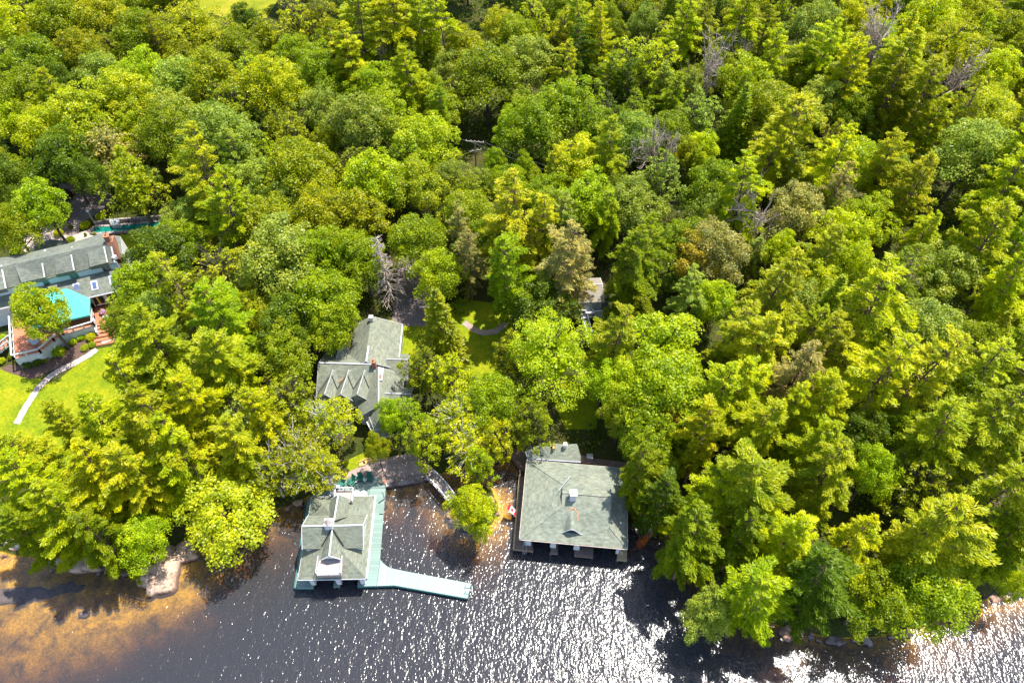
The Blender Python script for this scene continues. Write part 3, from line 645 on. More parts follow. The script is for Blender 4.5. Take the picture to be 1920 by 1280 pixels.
# seawall, flowers, benches
b = MB(); pts = [P(724,912,0), P(760,906,0), P(803,897,0)]
for j, (a, c) in enumerate(zip(pts, pts[1:])):
    n = 5
    for k in range(n):
        u0 = a.lerp(c, k/n); u1 = a.lerp(c, (k+1)/n); b.beam(Vector((u0.x,u0.y,.15+.02*random.random())), Vector((u1.x,u1.y,.15)), .7+.1*random.random(), .9+.08*random.random())
sw = b.build('seawall', M['stone']); tag(sw, 'low stone seawall between the green dock and the white footbridge', 'wall')
zb = Z(620, 800, 1920/360)
def flowers(px, py, mat, lab, r=.35, zz=.75, pot='stone', cat='flowers'):
    q = P(px, py, zz); root = thing('flower_pot', lab, cat, tuple(q))
    b = MB(); b.lathe(tuple(q), [(r*.6,0),(r*.8,.35),(r*.85,.38)], 12); b.build('pot', M[pot] if isinstance(pot, str) else pot, root)
    b = MB()
    for _ in range(46):
        v = Vector((random.gauss(0,1), random.gauss(0,1), abs(random.gauss(0,1)))).normalized()*r*random.uniform(.7,1.1); c = q+v+Vector((0,0,.4)); s = .07
        a1_ = Vector((random.uniform(-1,1),random.uniform(-1,1),.3)).normalized()*s; b1_ = a1_.cross(v).normalized()*s
        b.add([c-a1_, c-b1_, c+a1_, c+b1_], [(0,1,2,3)])
    b.build('petals', mat, root)
    b = MB(); b.lathe(tuple(q+Vector((0,0,.3))), [(r*.75,0),(r*.9,.2),(r*.5,.4),(.05,.48)], 9); b.build('foliage', M['green_trim'], root); return root
flowers(620+522/5.333, 800+555/5.333, M['orange'], 'orange and yellow flower pot at the corner of the green dock')
flowers(620+662/5.333, 800+533/5.333, M['orange'], 'bright orange flower pot in the middle of the seawall')
flowers(620+795/5.333, 800+515/5.333, M['orange'], 'small orange flower pot towards the footbridge end of the seawall', .28)
for x, y, w_, rz, lab in ((318,378,.85,.3,'short sandstone block seat, leftmost beside the gravel terrace'),(385,352,1.6,.25,'long sandstone block seat in the middle of the terrace edge'),(500,322,1.9,.2,'shaded sandstone block seat at the right of the terrace edge')):
    q = zb(x, y, .8); o = thing('stone_bench', lab, 'bench', tuple(q), 0, 'sandstone seats by the terrace')
    b = MB(); b.box((q.x,q.y,.95), (w_,.6,.35), rz); b.build('seat', M['stone_yellow'], o); b = MB(); b.box((q.x-.12,q.y+.32,1.2), (w_*.9,.12,.35), rz); b.build('backrest', M['stone_yellow'], o)
# footbridge
fb = thing('footbridge', 'white railed wooden footbridge from the seawall to the small island', 'bridge', tuple(P(825,915,0)))
A0, A1 = P(802,899,.9), P(842,945,.9); B0, B1 = P(815,888,.9), P(853,931,.9); nseg = 8
def arc(a, b, t): q = a.lerp(b, t); return q+Vector((0,0,.55*math.sin(math.pi*t)))
b = MB()
for k in range(nseg): b.slab([arc(A0,A1,k/nseg), arc(A0,A1,(k+1)/nseg), arc(B0,B1,(k+1)/nseg), arc(B0,B1,k/nseg)], .1)
b.build('deck', M['balcony'], fb)
for e0, e1 in ((A0,A1),(B0,B1)): railing(fb, [arc(e0,e1,k/4) for k in range(5)], 1.0, .9, M['white'], w=.1)
# ---------------- rocks ----------------
def rock(name, px, py, rx, ry, rz_, top, lab, mat='rock', rot=0, seed=1, group=None, z0=-.4, flat=.35):
    rg = random.Random(seed); q = P(px, py, 0); b = MB(); nu, nv = 36, 14; ph = [rg.uniform(0,6.28) for _ in range(8)]
    vs = []
    for j in range(nv+1):
        el = math.pi/2*(1-j/nv)*1.0
        for i in range(nu):
            a = 2*math.pi*i/nu
            k = 1+.16*math.sin(2*a+ph[0])+.12*math.sin(3*a+ph[1]+el*2)+.09*math.sin(5*a+ph[2])+.07*math.sin(7*a+ph[3]+3*el)+.04*math.sin(11*a+ph[4])
            se = math.sin(el)**(flat); ce = math.cos(el)**.6 if j else 0
            x = rx*k*ce*math.cos(a); y = ry*k*ce*math.sin(a)
            z = z0+(top-z0)*se*(1+.09*math.sin(2.3*x+ph[4])*math.cos(1.9*y+ph[5])+.05*math.sin(5*x+4*y+ph[6]))
            vs.append((q.x+x*math.cos(rot)-y*math.sin(rot), q.y+x*math.sin(rot)+y*math.cos(rot), z))
    b.add(vs, [(j*nu+i, j*nu+(i+1) % nu, (j+1)*nu+(i+1) % nu, (j+1)*nu+i) for j in range(nv) for i in range(nu)])
    o = b.build(name, M[mat], smooth=True); return tag(o, lab, 'rock', group)
rock('boulder', 303, 1078, 2.2, 3.0, 0, 1.3, 'large pale pink granite boulder on the left shore below the broad maple', seed=3, rot=-.35, flat=.5)
rock('boulder', 330, 1040, 2.6, 1.8, 0, .8, 'dark shaded granite ledge just behind the large pale boulder', seed=13, rot=.3)
rock('boulder', 148, 1056, 3.4, 1.2, 0, .9, 'long flat grey granite slab on the left shore', seed=5, rot=.02)
rock('boulder', 35, 1018, 1.9, .9, 0, .8, 'pinkish rock under the fallen birch trunk at the left edge', seed=6, rot=.1)
rock('boulder', 40, 1112, 4.8, 1.3, 0, -.22, 'dark submerged rock ledge in the orange shallows at the left edge', seed=8, rot=.05, z0=-1.4, mat='stone')
rock('boulder', 128, 1098, 1.9, .8, 0, -.2, 'dark submerged rock right of the long submerged ledge', seed=9, rot=.1, z0=-1.4, mat='stone')
rock('boulder', 155, 1148, .8, .45, 0, -.12, 'small submerged rock alone in the orange shallows', seed=19, rot=.6, z0=-1.4, mat='stone')
rock('boulder', 913, 972, .75, .85, 0, .75, 'rounded grey rock at the lower right of the island', seed=10)
rock('boulder', 921, 938, .5, .6, 0, .55, 'small grey rock at the right edge of the island', seed=11)
rock('boulder', 870, 985, 1.9, .8, 0, .3, 'low dark rock along the front of the island', seed=12, mat='stone', rot=-.3)
rock('boulder', 560, 943, .7, .55, 0, .5, 'grey rock half in water left of the green dock', seed=14)
rock('boulder', 1482, 1186, 1.5, .9, 0, .4, 'smooth grey rock slab on the right shore under the pines', seed=15, rot=-.2)
rock('boulder', 1565, 1200, 1.0, .7, 0, .3, 'dark wet rock right of the smooth slab on the right shore', seed=16, mat='stone')
rock('boulder', 640, 828, .9, .7, 0, 1.4, 'shaded boulder under the birches below the middle cottage', seed=17, z0=.3)
rock('boulder', 1905, 1108, 1.4, .8, 0, .3, 'low rock at the right edge of the shoreline', seed=18, mat='stone')
a = P(-15,990,3.2); c = P(48,1033,.5); b = MB(); b.tube([a, a.lerp(c,.5)+Vector((0,0,.1)), c], [.22,.2,.14], 8); o = b.build('fallen_log', M['birch']); tag(o, 'bare white birch trunk leaning down to the water at the left edge', 'log')
b = MB(); b.tube([P(1270,1160,.2), P(1292,1145,.5), P(1320,1128,.9)], [.05,.1,.14], 6); o = b.build('driftwood', M['deadwood']); tag(o, 'thin dead branch lying out over the water left of the silvery shrub', 'branch')

rs = random.Random(4)
for k, (px, py) in enumerate([(8,1042),(82,1058),(100,1066),(196,1064),(214,1060),(236,1056),(350,1022),(376,1010),(236,1075),(186,1072),(1410,1168),(1440,1180),(1520,1192),(1535,1200),(1602,1200),(1625,1202),(1668,1194),(1700,1188),(1785,1158),(1815,1146),(1865,1122),(858,990),(842,965),(932,965),(848,940),(540,952),(1195,890),(1232,918)]):
    sx = rs.uniform(.3,.8); o = rock('rock', px, py, sx, sx*rs.uniform(.55,.9), 0, rs.uniform(.15,.5), 'x', seed=30+k, rot=rs.uniform(0,3), mat=rs.choice(['rock','stone']), flat=.45)
    side = 'left shore' if px < 500 else ('right shore' if px > 1300 else ('island edge' if 830 < px < 940 else 'boathouse shore'))
    ordn = ['first','second','third','fourth','fifth','sixth','seventh','eighth','ninth','tenth','eleventh','twelfth']
    cnt_ = globals().setdefault('rock_count', {}); i = cnt_.get(side, 0); cnt_[side] = i+1
    tag(o, 'small shoreline rock at the '+side+', '+ordn[i]+' of its scattered row', 'rock', 'small rocks along the shore')
# ======== middle cottage ========
zc = Z(560, 560, 1195/280)
ct = thing('cottage', 'rambling grey-green roofed cottage with three small front gables among the trees', 'house', tuple(G(690,720)))
gz = 2.6
def gab(A, B, za_, zb_, hw, ze, **kw): return gable(ct, zc(*A, za_), zc(*B, zb_), hw, ze, kw.pop('m', M['roof']), M['grey_wall'], kw.pop('gz', gz), trimc='ridge_grey', **kw)
gab((160,512),(612,526), 7.6,7.6, 4.3,5.0, ridge=.22)
gab((640,545),(640,850), 7.5,7.5, 3.3,5.0, ridge=.2)
gab((600,130),(535,495), 7.7,7.7, 3.0,5.2, ridge=.0, hw2=4.6) if False else None
# north wing: broad slope to the right, narrow to the left
A, B = zc(583,140,7.9), zc(541,500,7.9); B.x = A.x+(B.x-A.x)*.5
rn = gable(ct, A, B, 2.9, 5.9, M['roof'], M['grey_wall'], gz, hw2=4.5, ridge=0, trimc='ridge_grey')
mb = MB(); mb.beam(zc(560,378,7.95), zc(541,500,7.95), .2, .08); mb.build('ridge_cap', M['white'], rn)
ee = zc(820,140,5.95); mb = MB(); mb.beam(Vector((A.x+4.5,A.y,5.9)), Vector((B.x+4.5,B.y,5.9)), .14, .16); mb.build('gutter', M['white'], rn)
# front gables
for xb in (262, 390, 518):
    B3 = zc(xb, 608, 7.25); A3 = B3+Vector((-.45, -3.3, -.05))
    gable(ct, A3, B3+Vector((.1,.8,0)), 1.5, 5.85, M['roof'], M['grey_wall'], 3.5, ridge=.13, names=('dormer_roof','ridge_cap','dormer_wall'), fin=.2, trimc='ridge_grey')
for xb in (262, 390, 518):
    B3 = zc(xb, 608, 7.25); mb = MB()
    for sgn in (-1, 1): mb.beam(B3+Vector((0,-.0,.06)), Vector((B3.x-.3+sgn*1.5, B3.y-2.32, 5.92)), .13, .05)
    mb.build('valley_flashing', M['dark'], ct)
mb = MB(); mb.beam(zc(300,680,6.15), zc(385,615,6.9), .22, .05); mb.build('flashing', M['copper'], ct); mb = MB(); mb.beam(zc(432,765,5.9), zc(450,670,6.2), .3, .05); mb.build('flashing', M['copper'], ct)
# north west small gable, east gables
gab((300,486),(332,372), 6.7,6.7, 2.0,5.3, ridge=.16)
gab((705,484),(870,488), 7.1,6.9, 2.5,5.1, ridge=.16)
gab((690,756),(895,764), 6.9,6.7, 2.3,5.1, ridge=.16)
# south porch roof
mb = MB(); ap = zc(640,850,7.2); e0, e1, e2, e3 = zc(545,985,5.0), zc(610,1112,4.6), zc(735,1085,4.6), zc(712,945,5.4)
mb.slab([ap,e0,e1,e2], .14); mb.slab([ap,e2,e3], .14); rp = mb.build('porch_roof', M['roof'], ct)
mb = MB(); mb.beam(ap, e3, .2, .08); mb.beam(e0, e1, .12, .16); mb.build('fascia', M['white'], rp)
mb = MB(); mb.beam(zc(575,985,4.2), zc(615,1085,4.2), .12, 2.6); mb.beam(zc(615,1085,4.2), zc(715,1065,4.2), .12, 2.6); mb.build('porch_wall', M['grey_wall'], ct)
chimney(ct, zc(608,545,7.3)[:2], .55, .55, 6.8, 8.6, M['brick'], pots=1)
chimney(ct, zc(586,180,7.6)[:2], .6, .6, 7.0, 8.6, M['white'], pots=0)
b = MB(); a = zc(648,640,7.2); b.box((a.x+.15, a.y+.6, 7.3), (.55,2.2,.5)); so = b.build('skylight', M['white'], ct); b = MB(); b.box((a.x+.15, a.y+.1, 7.57), (.4,.8,.05)); b.build('pane', M['brick'], so)
# ======== hidden cabin ========
zk = Z(1000, 480, 6.4)
cb = thing('cabin', 'small grey cabin with railed deck and stairs hidden among the trees', 'cabin', tuple(G(1100,585)))
gc = 4.2; dzk = 6.0
gable(cb, zk(480,350,9.3), zk(830,340,9.3), 2.6, 8.1, simple('tan_shingles', (.25,.22,.18), .85, .2, 4), M['grey_wall'], gc, ridge=.1)
b = MB(); b.slab([zk(500,640,dzk), zk(560,540,dzk), zk(900,560,dzk), zk(905,690,dzk), zk(720,700,dzk), zk(715,740,dzk), zk(630,745,dzk), zk(525,700,dzk)], .2); dd = b.build('deck', M['grey_deck'], cb)
railing(dd, [zk(640,742,dzk), zk(720,738,dzk), zk(730,712,dzk), zk(905,700,dzk), zk(905,590,dzk)], 1.0, 1.0, M['white'], w=.1)
b = MB(); b.beam(zk(732,716,dzk-.6), zk(908,704,dzk-.6), .08, 1.3); b.build('skirt', M['siding'], cb)
railing(dd, [zk(500,690,dzk), zk(560,700,dzk), zk(620,700,dzk)], 1.0, 1.0, M['white'], w=.1)
for x in (715, 866):
    q = zk(x, 580, dzk); b = MB(); b.box((q.x, q.y+.4, dzk+1.0), (.95,.1,2.0)); dr = b.build('door', M['white'], cb); b = MB(); b.box((q.x+.2, q.y+.32, dzk+1.5), (.3,.05,.5)); b.build('pane', M['glass'], dr)
b = MB(); s0, s1 = zk(575,742,dzk), zk(640,742,dzk); dn = Vector((.12,-.42,-.2))
for k in range(9): a, c = s0+dn*k, s1+dn*k; b.beam(a, c, .32, .06, (0,.3,1))
b.beam(s0, s0+dn*9, .06, .22); b.beam(s1, s1+dn*9, .06, .22); so = b.build('staircase', M['white'], cb)
railing(so, [s0+dn*8.5, s0], .9, 1.2, M['white'], bal=False); railing(so, [s1+dn*8.5, s1], .9, 1.2, M['white'], bal=False)
q = zk(670,690,dzk+.02); ck = lounge_proto(M['white']); ck.location = q; ck.rotation_euler = (0,0,.6); tag(ck, 'white adirondack chair on the deck of the hidden cabin', 'chair'); ck.scale = (1.3,1.3,1.2)
# ======== left lodge ========
za = Z(0, 400, 8); zq = Z(0, 540, 8)
lg = thing('lodge', 'long white lodge with grey shingled dormer roofs at the left edge', 'house', tuple(G(80,540)))
ZR, ZE, ZL, ZV, ZBK = 12.6, 10.3, 9.1, 7.6, 11.0
roofL = M['roof_dark']
b = MB(); R0, R1 = za(-420,905,ZR), za(1600,440,ZR)
b.slab([R0, R1, za(1672,500,12.1), za(1722,738,ZE), za(-420,1250,ZE)], .15); b.slab([R1, R0, za(-420,775,ZBK), za(0,665,ZBK), za(380,600,ZBK), za(1000,458,ZBK), za(1185,405,ZBK), za(1560,292,ZBK)], .15)
rl = b.build('roof', roofL, lg)
for k, (tl, tr, br, bl) in enumerate((((1308,560),(1562,503),(1614,738),(1345,802)),((812,690),(1070,625),(1114,855),(842,918)),((212,770),(636,748),(672,962),(320,1035)),((-330,900),(22,782),(92,1128),(-250,1200)))):
    b = MB(); a, c = za(*tl,ZR-.1), za(*tr,ZR-.1); d, e = za(*br,ZE+.75), za(*bl,ZE+.75); b.slab([a,c,d,e], .7); dm = b.build('dormer', roofL, lg)
    b = MB(); b.beam(c+Vector((0,0,.05)), d+Vector((0,0,.05)), .17, .12); b.build('rake_board', M['white'], dm)
def wallbeam(p0, p1, z0, z1, mat, name, t=.2, off=.3, parent=None):
    a, c = Vector((p0.x,p0.y+off,(z0+z1)/2)), Vector((p1.x,p1.y+off,(z0+z1)/2)); b = MB(); b.beam(a, c, t, z1-z0); return b.build(name, mat, parent or lg)
uw = wallbeam(za(-420,1250,ZE), za(1735,742,ZE), ZL-.6, ZE-.05, M['blue_wall'], 'upper_wall')
def panel(p0, p1, z0, z1, mat, name, parent, off=.12, t=.06):
    b = MB(); b.beam(Vector((p0.x,p0.y+off,(z0+z1)/2)), Vector((p1.x,p1.y+off,(z0+z1)/2)), t, z1-z0); return b.build(name, mat, parent)
def onl(x): # point on the upper wall line under picture column x
    t = (x+420)/(1735+420); p = za(-420,1250,ZE).lerp(za(1735,742,ZE), t); return p
for x0, x1, mt in ((1452,1505,'glass'),(1520,1572,'glass'),(950,1005,'green_glass'),(1020,1075,'green_glass'),(545,630,'glass')):
    t0 = (x0+420)/2155; t1_ = (x1+420)/2155; wdw = panel(onl(x0+40), onl(x1+40), ZL-.05, ZE-.3, M[mt], 'window', uw)
b = MB(); b.slab([za(540,1098,ZL), za(1765,806,ZL), za(1765,1168,ZV), za(540,1445,ZV)], .14); b.slab([za(-420,1325,ZL), za(545,1095,ZL), za(545,1310,ZV+.3), za(-420,1535,ZV+.3)], .14)
rl2 = b.build('lower_roof', roofL, lg)
b = MB(); b.beam(za(540,1448,ZV-.05), za(1765,1171,ZV-.05), .12, .18); b.build('fascia', M['white'], rl2); b = MB(); b.beam(za(-420,1538,ZV+.25), za(545,1313,ZV+.25), .12, .18); b.build('fascia', M['white'], rl2)
for (x, y) in ((1418,1080),(1150,1115),(1690,1000)):
    zz = 8.35; q = za(x, y, zz); tilt = (za(x,y-70,ZL-.4), za(x,y+70,ZV+.45))
    b = MB(); b.beam(za(x-14,y-66,8.68), za(x+14,y+66,8.02), .95, .16, (0,0,1)); s_ = b.build('skylight', M['white'], rl2)
    b = MB(); b.beam(za(x-10,y-52,8.72), za(x+10,y+52,8.12), .55, .16, (0,0,1)); b.build('pane', M['skylight'], s_)
wallbeam(za(560,1435,ZV), za(1740,1170,ZV), 5.0, ZV-.1, M['white'], 'wall', off=1.6)
sw_ = wallbeam(za(1345,1262,ZV), za(1740,1172,ZV), 5.2, ZV-.15, M['white'], 'sunroom_wall', off=.5)
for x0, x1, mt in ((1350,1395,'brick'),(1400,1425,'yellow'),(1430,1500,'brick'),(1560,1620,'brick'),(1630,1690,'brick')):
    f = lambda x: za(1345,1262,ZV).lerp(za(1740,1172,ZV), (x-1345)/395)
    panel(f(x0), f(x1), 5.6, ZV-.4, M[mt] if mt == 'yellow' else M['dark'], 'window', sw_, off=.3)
lw_ = wallbeam(zq(-420,425,ZV+.3), zq(200,275,ZV+.3), 3.2, ZV+.2, M['white'], 'wall', off=.9)
for x0, x1 in ((-20,35),(50,130)):
    f = lambda x: zq(-420,425,ZV+.3).lerp(zq(200,275,ZV+.3), (x+420)/620)
    panel(f(x0)+Vector((.9,0,0)), f(x1)+Vector((.9,0,0)), 5.6, 7.0, M['glass'], 'window', lw_, off=.72)
wb_ = MB(); a, c = za(-420,790,ZBK), za(1560,310,ZBK); wb_.beam(Vector((a.x,a.y-.6,7.4)), Vector((c.x,c.y-.6,7.4)), .2, 7.0); wb_.build('rear_wall', M['white'], lg)
# right end: brick chimney breast, white gable
b = MB(); b.beam(za(1655,385,12.2), za(1775,640,9.4), .9, 3.0); b.build('chimney_breast', M['brick'], lg)
chimney(lg, za(1625,395,12.8)[:2], .75, .75, 8.0, 13.6, M['brick'], rz=.25)
b = MB(); b.slab([za(1690,330,11.2), za(1800,340,10.6), za(1838,640,9.6), za(1770,560,10.2)], .15); b.build('end_roof', roofL, lg)
b = MB(); p0, p1 = za(1806,345,10.5), za(1845,650,9.5); b.add([p0, p1, Vector((p1.x+.2,p1.y,4)), Vector((p0.x+.2,p0.y,4)), p0-Vector((.3,0,0)), p1-Vector((.3,0,0)), Vector((p1.x-.1,p1.y,4)), Vector((p0.x-.1,p0.y,4))], [(0,1,2,3),(7,6,5,4),(0,4,5,1),(1,5,6,2),(3,7,4,0)]); b.build('end_wall', M['white'], lg)
b = MB()
for a, c in (((120,690),(25,782)),((682,548),(640,625)),((1110,455),(1078,518)),((1582,360),(1555,415))): b.beam(za(*a,ZBK+.25), za(*c,ZR-.5), .22, .14)
b.beam(za(1670,500,12.2), za(1722,735,ZE+.1), .2, .2); b.beam(za(1740,640,ZE+.6), za(1700,680,ZE+.6), .5, .5); b.build('fascia', M['white'], rl)
b = MB(); b.slab([za(512,572,7.6), za(512,498,7.0), za(735,388,7.0), za(985,412,7.0), za(985,480,8), za(700,560,8)], .2); b.build('rear_roof', M['roof_dark'], lg)
# decks
dk_z = 5.35
terr = thing('deck', 'red cedar deck with white railings and siding skirt in front of the lodge', 'deck', tuple(zq(600,700,dk_z)))
F = [(225,1070),(620,975),(825,800),(960,705),(1425,565),(1352,200),(600,330),(185,460)]
b = MB(); b.slab([zq(x,y,dk_z) for x, y in F], .2); b.build('floor', M['cedar_deck'], terr)
b = MB()
for i in range(4):
    a, c = zq(*F[i],dk_z), zq(*F[i+1],dk_z); b.beam(Vector((a.x,a.y,dk_z-1.15)), Vector((c.x,c.y,dk_z-1.15)), .12, 2.3)
b.build('skirt', M['siding'], terr)
a, c = zq(*F[7],dk_z), zq(*F[0],dk_z); b = MB(); b.beam(Vector((a.x,a.y,dk_z-1.15)), Vector((c.x,c.y,dk_z-1.15)), .12, 2.3); b.build('skirt', M['siding'], terr)
railing(terr, [zq(*F[i],dk_z) for i in (7,0,1,2,3,4)]+[zq(1352,215,dk_z)], 1.0, 1.7, M['white'], bal=False, w=.16)
low = thing('deck', 'lower red cedar deck with steps beside the turquoise canopy', 'deck', tuple(zq(1600,400,4.5)))
b = MB(); b.slab([zq(1400,300,4.6), zq(1800,215,4.6), zq(1810,560,4.6), zq(1450,560,4.6)], .25); b.build('floor', M['cedar_deck'], low)
b = MB(); p0, p1 = zq(1452,565,4.5), zq(1800,500,4.5)
for k in range(5): o_ = Vector((.12,-.75*k,-.16*(k+1))); b.beam(p0+o_-Vector((0,.3,0)), p1+o_-Vector((0,.3,0)), .62, .1)
b.build('steps', M['cedar_deck'], low)
railing(low, [zq(1360,240,4.6), zq(1420,460,4.6), zq(1490,715,3.9)], 1.0, 1.2, M['white'], bal=False, w=.18)
drape('paving', [(190,637),(224,627),(222,634),(192,646)], M['paving'], .4, .12)
cn = thing('awning', 'bright turquoise canvas awning over the lodge deck', 'awning', tuple(zq(1000,300,dk_z)))
T0, T1, K, K0, E1, E2, E3 = zq(470,-15,8.9), zq(880,-118,8.9), zq(1175,168,8.05), zq(470,300,8.05), zq(1345,138,7.55), zq(1340,402,7.2), zq(470,600,7.2)
b = MB(); b.slab([T0,T1,K,K0], .05); b.slab([T1,E1,K], .05); b.slab([K,E1,E2], .05); b.slab([K0,K,E2,E3], .05); cc = b.build('canvas', M['canopy'], cn)
b = MB(); b.beam(E2-Vector((0,0,.15)), E3-Vector((0,0,.15)), .03, .3); b.beam(E1-Vector((0,0,.15)), E2-Vector((0,0,.15)), .03, .3); b.build('valance', M['canopy'], cc)
b = MB()
for p in (E1, E2, E3, E2.lerp(E3,.5)): b.tube([Vector((p.x,p.y,dk_z)), p-Vector((0,0,.08))], [.05,.05], 6)
b.build('frame', M['white'], cn)
for i, (x, y, r) in enumerate(((1040,520,.5),(1130,500,.45),(560,850,.55),(480,830,.35))):
    q = zq(x, y, dk_z); lab = ('round patio table in the shade under the turquoise awning','small round table right of the shaded patio table','round grey patio table on the sunny part of the cedar deck','grey patio chair seat beside the table on the cedar deck')[i]
    o = thing('patio_table' if i < 3 else 'stool', lab, 'table' if i < 3 else 'stool', tuple(q)); b = MB(); b.lathe((q.x,q.y,dk_z+.68), [(r,0),(r,.05)], 16); b.build('tabletop' if i < 3 else 'seat', M['grey_paint'], o); b = MB(); b.tube([(q.x,q.y,dk_z),(q.x,q.y,dk_z+.68)], [.06,.06], 8); b.build('pedestal', M['metal'], o)
q = zq(1650,415,4.7); o = thing('garden_bench', 'long grey backless bench on the lower cedar deck', 'bench', tuple(q)); b = MB(); b.beam(zq(1535,435,5.1), zq(1765,385,5.1), .5, .08); b.build('seat', M['grey_paint'], o)
b = MB(); b.beam(zq(1550,450,4.85), zq(1560,448,4.85), .4, .4); b.beam(zq(1740,405,4.85), zq(1750,402,4.85), .4, .4); b.build('leg', M['grey_paint'], o)
fo = flowers(1550/8, 540+385/8, M['yellow'], 'tub of yellow and pink flowers beside the grey bench', .55, 4.62, 'terracotta')
b = MB(); q = zq(1545,350,5.4)
for _ in range(40): c = q+Vector((random.gauss(0,.22),random.gauss(0,.22),random.gauss(0,.12))); b.box(tuple(c), (.1,.1,.1))
b.build('pink_petals', M['purple'], fo)
b = MB(); s0 = zq(150,780,dk_z)
for k in range(6): b.box((s0.x-.6-.38*k, s0.y-.5-.16*k, dk_z-.2-.25*k), (.45,1.7,.08), .3)
b.build('steps', M['cedar_deck'], terr)
railing(terr, [zq(180,770,dk_z), zq(-30,930,dk_z-1.4)], 1.0, 1.1, M['white'], bal=False, w=.14); railing(terr, [zq(160,860,dk_z), zq(-30,1010,dk_z-1.4)], 1.0, 1.1, M['white'], bal=False, w=.14)
# ======== pool ========
zp = Z(60, 340, 1920/270)
def gp(x, y): return G(60+x*270/1920, 340+y*270/1920)
pp = [gp(840,615), gp(1200,590), gp(1780,530), gp(1800,640), gp(1640,652), gp(1180,690), gp(880,718), gp(790,700)]
zw = max(p.z for p in pp)+.12
pl = thing('swimming_pool', 'long narrow green swimming pool behind the lodge', 'pool', tuple(pp[0]))
b = MB(); b.slab([Vector((p.x,p.y,zw)) for p in pp], .8); b.build('water_surface', M['pool'], pl)
b = MB(); ppz = [Vector((p.x,p.y,zw-.1)) for p in pp]
for a, c in zip(ppz, ppz[1:]+ppz[:1]): b.beam(a, c, .5, .36)
b.build('coping', M['stone'], pl)
b = MB(); t = [gp(1052,556), gp(1180,550), gp(1212,640), gp(1092,646)]; t = [Vector((p.x,p.y,zw+.75)) for p in t]; b.slab(t, .7); hc = b.build('body', M['grey_paint'], None); hc.name = 'hot_tub_cover'; tag(hc, 'square grey lifted cover standing over the pool edge', 'cover')
b = MB(); ce = sum(t, Vector())/4
for a, c in zip(t, t[1:]+t[:1]): b.beam(a.lerp(ce,.06)+Vector((0,0,.03)), c.lerp(ce,.06)+Vector((0,0,.03)), .18, .06)
b.build('rim', M['metal'], hc)
b = MB(); wl0 = [gp(850,590), gp(1000,560), gp(1400,530), gp(1750,505)]
for a, c in zip(wl0, wl0[1:]): b.beam(a+Vector((0,0,.4)), c+Vector((0,0,.4)), .35, .9)
tag(b.build('retaining_wall', M['stone']), 'dark stone retaining wall along the far side of the pool', 'wall')
q = gp(855,588); lp = thing('lamp_post', 'pale grey lamp post beside the pool end and green shrubs', 'lamp post', tuple(q)); b = MB(); b.tube([q, q+Vector((0,0,3.1))], [.1,.07], 8); b.build('post', M['grey_paint'], lp); b = MB(); b.lathe(tuple(q+Vector((0,0,3.1))), [(.12,0),(.25,.15),(.2,.4),(.05,.5)], 10); b.build('lamp_head', M['white'], lp)
for k in range(4):
    q = gp(600, 545+k*28); b = MB(); b.box((q.x, q.y, q.z+.16), (1.0,.36,.16), .1); tag(b.build('stone_step', M['paving']), ('topmost','second','third','lowest')[k]+' pale stone step between the driveway and the pool terrace', 'step', 'stone steps by the pool')
for k in range(3):
    q = G(64, 451+k*3.4); b = MB(); b.box((q.x, q.y, q.z+.16), (1.3,.36,.14), .1); tag(b.build('stone_step', M['paving']), ('top','middle','bottom')[k]+' stone step at the corner behind the lodge, left of the dark roof', 'step', 'stone steps behind the lodge')
# cars
def car(px, py, rz, lab):
    q = G(px, py)+Vector((0,0,.12)); root = thing('parked_car', lab, 'car', tuple(q), rz)
    def L(mb_, n, m, par=None):
        o = mb_.build(n, m, None); o.parent = par or root; return o
    prof = [(-2.2,.35),(-2.25,.75),(-2.1,.98),(-1.3,1.02),(1.0,1.0),(2.0,.85),(2.2,.6),(2.15,.35)]
    b = MB(); b.slab([(x, -.88, z) for x, z in prof], 1.76, (0,1,0)); bo = L(b, 'body', M['car_black'])
    cab = [(-1.9,1.0),(-1.55,1.42),(.1,1.45),(.95,1.0)]; b = MB(); b.slab([(x,-.76,z) for x, z in cab], 1.52, (0,1,0)); L(b, 'cabin_glass', M['glass'])
    b = MB(); b.slab([(-1.5,-.68,1.47),(.05,-.68,1.49),(.05,.68,1.49),(-1.5,.68,1.47)], .04); L(b, 'roof_panel', M['car_black'])
    for s in (-1, 1):
        for x in (-1.35, 1.35):
            b = MB(); b.tube([(x, s*.7, .34), (x, s*.92, .34)], [.34,.34], 16); wv = L(b, 'wheel', M['tyre']); b = MB(); b.tube([(x, s*.915, .34), (x, s*.935, .34)], [.2,.2], 10); o = L(b, 'rim', M['metal'], wv)
        b = MB(); b.box((-2.24, s*.68, .8), (.06,.3,.16)); L(b, 'tail_lamp', M['tail']); b = MB(); b.box((2.17, s*.6, .68), (.08,.34,.14)); L(b, 'headlight', M['white'])
    return root
car(106, 414, math.radians(200), 'black car half hidden under the lime green tree by the lodge')
car(117, 370, math.radians(165), 'black car parked in shade at the top of the driveway')
